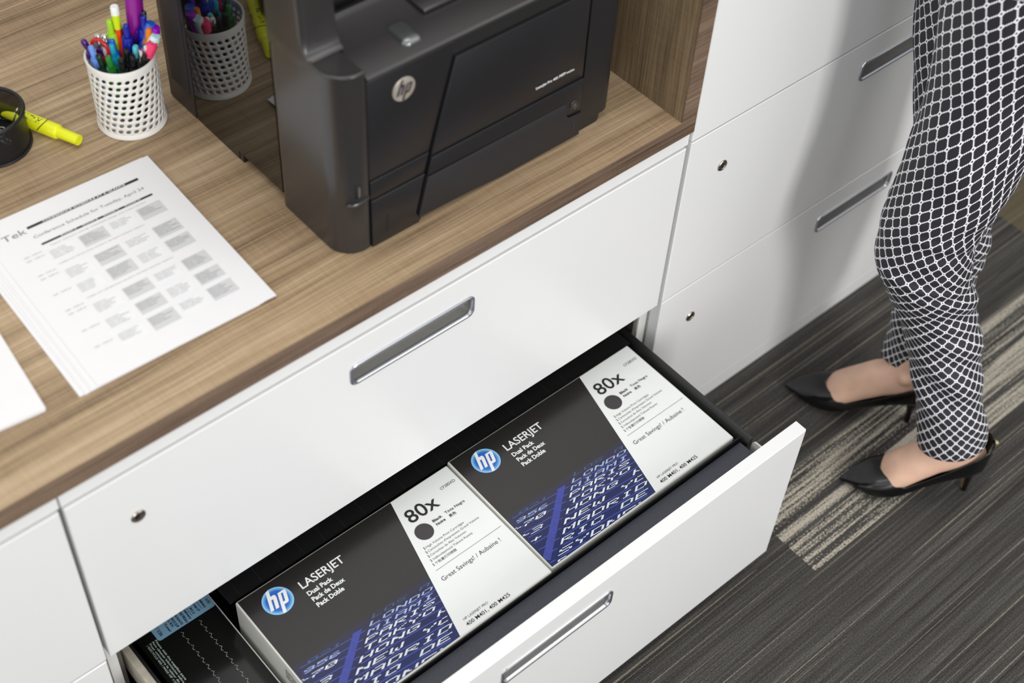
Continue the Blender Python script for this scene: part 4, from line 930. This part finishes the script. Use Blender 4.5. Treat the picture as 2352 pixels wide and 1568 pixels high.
# ------------------------------------------------------------------ person: standing, trousers, pumps
def interp(L, z):
    """catmull-rom through (z, ...) rows"""
    for i in range(len(L) - 1):
        if L[i][0] <= z <= L[i + 1][0] or i == len(L) - 2:
            p0, p1, p2, p3 = L[max(i - 1, 0)], L[i], L[i + 1], L[min(i + 2, len(L) - 1)]
            t = (z - p1[0]) / (p2[0] - p1[0]); out = []
            for a, b, c, d in zip(p0[1:], p1[1:], p2[1:], p3[1:]):
                out.append(0.5 * ((2 * b) + (-a + c) * t + (2 * a - 5 * b + 4 * c - d) * t * t + (-a + 3 * b - 3 * c + d) * t ** 3))
            return out
NEAR = [(.128, .3150, -.3545, .0492), (.24, .3177, -.3058, .0525), (.30, .3150, -.2779, .0565), (.345, .3083, -.2524, .0601), (.395, .2929, -.2341, .0643), (.43, .2815, -.2245, .0664), (.47, .2835, -.2160, .0655), (.52, .2900, -.2160, .0680), (.575, .3060, -.2170, .0750), (.65, .3101, -.2159, .0769), (.72, .3110, -.2130, .0765), (.79, .3050, -.2100, .0790), (.86, .300, -.2080, .084), (.93, .300, -.207, .088)]
FAR = [(.140, .3920, -.2120, .0430), (.220, .4010, -.1995, .0465), (.310, .4108, -.1896, .0595), (.400, .4130, -.1779, .0640), (.465, .4110, -.1640, .0640), (.550, .4095, -.1460, .0640), (.630, .4080, -.1278, .0670), (.700, .3990, -.1200, .0720), (.770, .3880, -.1160, .0770), (.86, .378, -.112, .084), (.93, .372, -.112, .088)]
NB, NT_ = Vector((.3625, -.4020)), Vector((.2050, -.2580))      # near shoe: heel back, toe tip
FB, FT = Vector((.4040, -.2680)), Vector((.2800, -.0720))
person = thing('person', (.345, -.24, 0), 'person seen from the hips down in black-and-white lattice trousers and black pumps', 'person')

def foot_frame(hb, tt):
    d = (tt - hb).normalized(); l = Vector((-d.y, d.x)); return d, l
def fp(hb, d, l, x, y, z): return Vector((hb.x + d.x * x + l.x * y, hb.y + d.y * x + l.y * y, z))
def leg_body(bm, hb, tt, rows, xa, xb):
    d, l = foot_frame(hb, tt)
    F0 = lambda x, y: (hb.x + d.x * x + l.x * y, hb.y + d.y * x + l.y * y)
    def ell(path, n=20):
        rings = []
        P_ = [Vector(p[0]) for p in path]
        for i, (c, rw, rh) in enumerate(path):
            c = Vector(c); t = (P_[min(i + 1, len(P_) - 1)] - P_[max(i - 1, 0)]).normalized()
            a = Vector((l.x, l.y, 0)); a = (a - t * a.dot(t)).normalized(); b = t.cross(a).normalized()
            rings.append([c + a * (math.cos(2 * PI * k / n) * rw) + b * (math.sin(2 * PI * k / n) * rh) for k in range(n)])
        loft(bm, rings)
    ks = (tt - hb).length / .232
    F = lambda x, y, z: fp(hb, d, l, x * ks, y, z)
    # foot: heel -> instep -> ball -> toes
    ell([(F(.006, 0, .100), .010, .012), (F(.014, 0, .097), .020, .023), (F(.034, 0, .096), .0265, .030), (F(.062, 0, .098), .0285, .036), (F(.090, 0, .086), .0280, .034), (F(.115, 0, .066), .0315, .028), (F(.140, 0, .044), .0345, .024), (F(.158, 0, .031), .0345, .016), (F(.172, 0, .022), .0270, .010), (F(.186, 0, .016), .018, .006), (F(.195, 0, .014), .008, .004)])
    # ankle and leg
    up = []
    for zz in (.20, .25, .30, .35, .40, .45, .50, .56, .62, .68, .74, .80, .86, .92):
        cx_, cy_, r_ = interp(rows, zz); k_ = 1.0 if zz > .2 else .85
        ax_, ay_ = F0(xb, 0); g_ = .021 if zz < .3 else .016; up.append(((ax_ + (cx_ - ax_) * k_, ay_ + (cy_ - ay_) * k_, zz), r_ - g_, r_ - g_))
    ell([(F(.046, 0, .070), .022, .028), (F(.048, 0, .100), .0265, .034), (F(xa, 0, .130), .0265, .030), (F(xb, 0, .158), .0265, .029)] + up)
    for s in (-1, 1):       # ankle bones
        c = F(.056, s * .0255, .118 + (0.006 if s > 0 else 0)); r = bmesh.ops.create_icosphere(bm, subdivisions=2, radius=0.0115)
        for v in r['verts']: v.co = v.co + c
bm = bmesh.new(); leg_body(bm, NB, NT_, NEAR, .060, .070); leg_body(bm, FB, FT, FAR, .050, .046)
hx, hy = .338, -.160
def ellz(bm, rows, n=32, ang=0.75):
    rings = []
    for z, cx, cy, ra, rb in rows:
        rings.append([Vector((cx + math.cos(t) * ra * math.cos(ang) - math.sin(t) * rb * math.sin(ang), cy + math.cos(t) * ra * math.sin(ang) + math.sin(t) * rb * math.cos(ang), z)) for t in [2 * PI * k / n for k in range(n)]])
    loft(bm, rings)
# pelvis and trunk: long axis of the ellipse runs from leg to leg
ellz(bm, [(.87, hx, hy, .05, .04), (.92, hx, hy, .110, .075), (.95, hx, hy, .135, .09), (1.0, hx, hy, .145, .10), (1.12, hx, hy, .115, .085), (1.25, hx, hy, .13, .09), (1.36, hx, hy, .14, .085), (1.42, hx, hy, .10, .06), (1.47, hx, hy, .05, .05)])
me0 = bpy.data.meshes.new('tmp'); bm.to_mesh(me0); bm.free(); ob0 = bpy.data.objects.new('tmp', me0); C.objects.link(ob0)
md = ob0.modifiers.new('r', 'REMESH'); md.mode = 'VOXEL'; md.voxel_size = 0.0042; md.use_smooth_shade = True
md = ob0.modifiers.new('s', 'SMOOTH'); md.iterations = 7; md.factor = 0.6
dg = bpy.context.evaluated_depsgraph_get(); dg.update(); me1 = bpy.data.meshes.new_from_object(ob0.evaluated_get(dg)); bpy.data.objects.remove(ob0)
me1.materials.clear()
obj('body', me1, M['skin'], person, angle=180)

def trousers():
    bm = bmesh.new(); uvl = bm.loops.layers.uv.new('UVMap')
    NS, CELL = 96, 0.0132
    for li, (rows, hb, tt, ph) in enumerate(((NEAR, NB, NT_, 0.0), (FAR, FB, FT, 1.7))):
        z0, z1 = rows[0][0], .93; nz = 190; dd = (tt - hb).normalized(); base = math.atan2(dd.y, dd.x) + PI     # seam at the back of the leg
        t0 = (math.radians(-155) - base) % (2 * PI); Vs = []; UV = []
        for i in range(nz + 1):
            z = z0 + (z1 - z0) * i / nz; cx, cy, r = interp(rows, z)
            w_ = min(1, max(0, (z - .34) / .30)); w_ = w_ * w_ * (3 - 2 * w_); ta = math.radians(143 - 43 * w_); tb = math.radians(37 + 17 * w_)
            dz = (z1 - z0) / nz
            if i: acc_a += -math.cos(ta) * dz; acc_b += math.cos(tb) * dz
            else: acc_a = acc_b = 0.0
            ring, uvr = [], []
            kneew = math.exp(-((z - .43) / .10) ** 2); calfw = math.exp(-((z - .27) / .10) ** 2)
            for k in range(NS + 1):
                t = 2 * PI * k / NS; a = base + t
                back = 0.5 + 0.5 * math.cos(t)           # 1 at the back seam
                wr = kneew * (0.0026 * math.sin(z * 120 + 3.4 * math.sin(t + ph) + 2.0 * math.sin(z * 37) + ph) * (0.15 + back) + 0.0011 * math.sin(z * 190 + 3 * t + 2 * math.sin(z * 60))) + calfw * 0.0022 * math.sin(z * 90 + 2 * t + ph) + 0.0014 * math.sin(3 * t + z * 22 + ph) + 0.0009 * math.sin(z * 55 + 4 * t)
                ea = 1.0 + 0.03 * math.cos(2 * t)
                rr = r * ea + wr
                hem = 0.012 * math.cos(t) if i == 0 else 0.012 * math.cos(t) * max(0, 1 - (z - z0) / .06)   # hem lower in front
                ring.append(Vector((cx + rr * math.cos(a), cy + rr * math.sin(a), z + hem)))
                s = (t - t0) * 0.0625
                uvr.append(((s * math.sin(ta) + acc_a) / CELL, (-s * math.sin(tb) + acc_b) / CELL))
            Vs.append([bm.verts.new(p) for p in ring[:-1]]); UV.append(uvr)
        for i in range(nz):
            for k in range(NS):
                f = bm.faces.new((Vs[i][k], Vs[i][(k + 1) % NS], Vs[i + 1][(k + 1) % NS], Vs[i + 1][k]))
                for lp, uvv in zip(f.loops, (UV[i][k], UV[i][k + 1], UV[i + 1][k + 1], UV[i + 1][k])): lp[uvl].uv = uvv
    # seat and waist
    n = 96; rings = []
    rr_ = [(.855, .05, .04), (.88, .10, .075), (.91, .145, .105), (.96, .163, .115), (1.02, .150, .105), (1.04, .148, .103)]
    Vs = [[bm.verts.new((hx + math.cos(t) * ra * math.cos(.75) - math.sin(t) * rb * math.sin(.75), hy + math.cos(t) * ra * math.sin(.75) + math.sin(t) * rb * math.cos(.75), z)) for t in [2 * PI * k / n for k in range(n)]] for z, ra, rb in rr_]
    for i in range(len(Vs) - 1):
        for k in range(n):
            f = bm.faces.new((Vs[i][k], Vs[i][(k + 1) % n], Vs[i + 1][(k + 1) % n], Vs[i + 1][k]))
            for lp, (kk, ii) in zip(f.loops, ((k, i), (k + 1, i), (k + 1, i + 1), (k, i + 1))): lp[uvl].uv = (kk / n * 62, rr_[ii][0] / CELL)
    return bm
o = obj('trousers', trousers(), M['trouser'], person, angle=180, fix=False)
md = o.modifiers.new('thick', 'SOLIDIFY'); md.thickness = 0.0012; md.offset = -1
bm = bmesh.new(); ellz(bm, [(1.02, hx, hy, .157, .112), (1.12, hx, hy, .125, .094), (1.25, hx, hy, .140, .100), (1.36, hx, hy, .150, .094), (1.425, hx, hy, .108, .068), (1.44, hx, hy, .07, .055)])
obj('knit_top', bm, M['navy_top'], person)

def lerp_tab(tab, x):
    for (x0, v0), (x1, v1) in zip(tab, tab[1:]):
        if x <= x1:
            t = (x - x0) / (x1 - x0); t = max(0, min(1, t)); return v0 + (v1 - v0) * t
    return tab[-1][1]
def smooth_tab(tab, x):
    rows = [(a, b) for a, b in tab]; return interp(rows, max(tab[0][0], min(tab[-1][0], x)))[0]
def pump(hb, tt, label_gold):
    d, l = foot_frame(hb, tt); L = (tt - hb).length
    F = lambda x, y, z: fp(hb, d, l, x, y, z)
    zb = [(0, .074), (.008, .0665), (.03, .064), (.06, .055), (.095, .034), (.13, .0135), (.155, .006), (.185, .0045), (.215, .0055), (.232, .0085)]
    wd = [(0, .0035), (.004, .0150), (.012, .0225), (.03, .0300), (.06, .0320), (.10, .0315), (.135, .0350), (.160, .0372), (.185, .0330), (.205, .0225), (.222, .0095), (.232, .0015)]
    tl = [(0, .128), (.01, .126), (.03, .113), (.06, .0890), (.09, .0640), (.11, .0500), (.132, .0385), (.15, .030)]
    tp = [(0, .03), (.132, .0540), (.15, .0510), (.168, .0440), (.185, .037), (.205, .0265), (.222, .0175), (.232, .0115)]
    bm = bmesh.new(); rings = []; nx, na = 140, 14
    for i in range(nx + 1):
        x = L * (i / nx) if i > 6 else L * (i / nx)
        xx = x * .232 / L
        z0 = smooth_tab(zb, xx); w_ = max(.001, smooth_tab(wd, xx)); hb_ = min(.013, w_ * .8)
        zm = z0 + hb_; e = 0.5
        sr = max(0.0, min(1.0, (.170 - xx) / .040)); q_ = 0.94 * math.sqrt(max(0.0, 1 - (1 - sr) ** 2)) ** 1.1
        B = math.acos(min(1.0, q_ ** (1 / e))) if q_ > 1e-4 else PI / 2
        if xx >= .132: H = max(.001, smooth_tab(tp, xx) - zm)
        else: H = max(.001, (smooth_tab(tl, xx) - zm)) / math.sin(B)
        half = []
        for k in range(7):
            a = math.radians(90 * k / 6); half.append((w_ * math.sin(a) ** 0.8, z0 + hb_ * (1 - math.cos(a))))
        for k in range(1, na + 1):
            b = B * k / na; cy = w_ * max(0.0, math.cos(b)) ** e
            zz = zm + H * math.sin(b)
            half.append((cy, zz))
        ring = [F(x, -y, z) for y, z in reversed(half)] + [F(x, y, z) for y, z in half[1:]]
        rings.append(ring)
    loft(bm, rings, closed=False)
    bmesh.ops.remove_doubles(bm, verts=bm.verts[:], dist=0.0003)
    sh = thing_part('shoe', bm, M['leather'], person)
    md = sh.modifiers.new('thick', 'SOLIDIFY'); md.thickness = 0.0017; md.offset = 0
    bm = bmesh.new(); k2 = (L - .213) / .019 * .013; tube(bm, [F(.018 + k2 * .3, 0, .070), F(.017 + k2 * .5, 0, .058), F(.0145 + k2, 0, .040), F(.0130 + k2, 0, .015), F(.0125 + k2, 0, 0.0)], [.0185, .0125, .0068, .0046, .0048], 18); obj('heel', bm, M['leather'], sh)
    bm = bmesh.new(); loft(bm, [[F(x, y, z) for y in (-w2, w2)] for x, z, w2 in ((.036 + k2 * .5, .061, .010), (.0245 + k2 * .8, .048, .0065), (.0205 + k2, .030, .0042), (.0175 + k2, .004, .0035))], closed=False); obj('heel_breast', bm, M['sole'], sh)
    bm = bmesh.new(); c = F(-.0010, .0, .1215)
    tube(bm, [c - Vector((d.x, d.y, 0)) * 0.0, c - Vector((d.x, d.y, 0)) * .0045], [.0052, .0046], 8); obj('stud', bm, M['gold'], sh)
    return sh
def thing_part(name, bm, m, parent): return obj(name, bm, m, parent, angle=75)
pump(NB, NT_, None); pump(FB, FT, None)
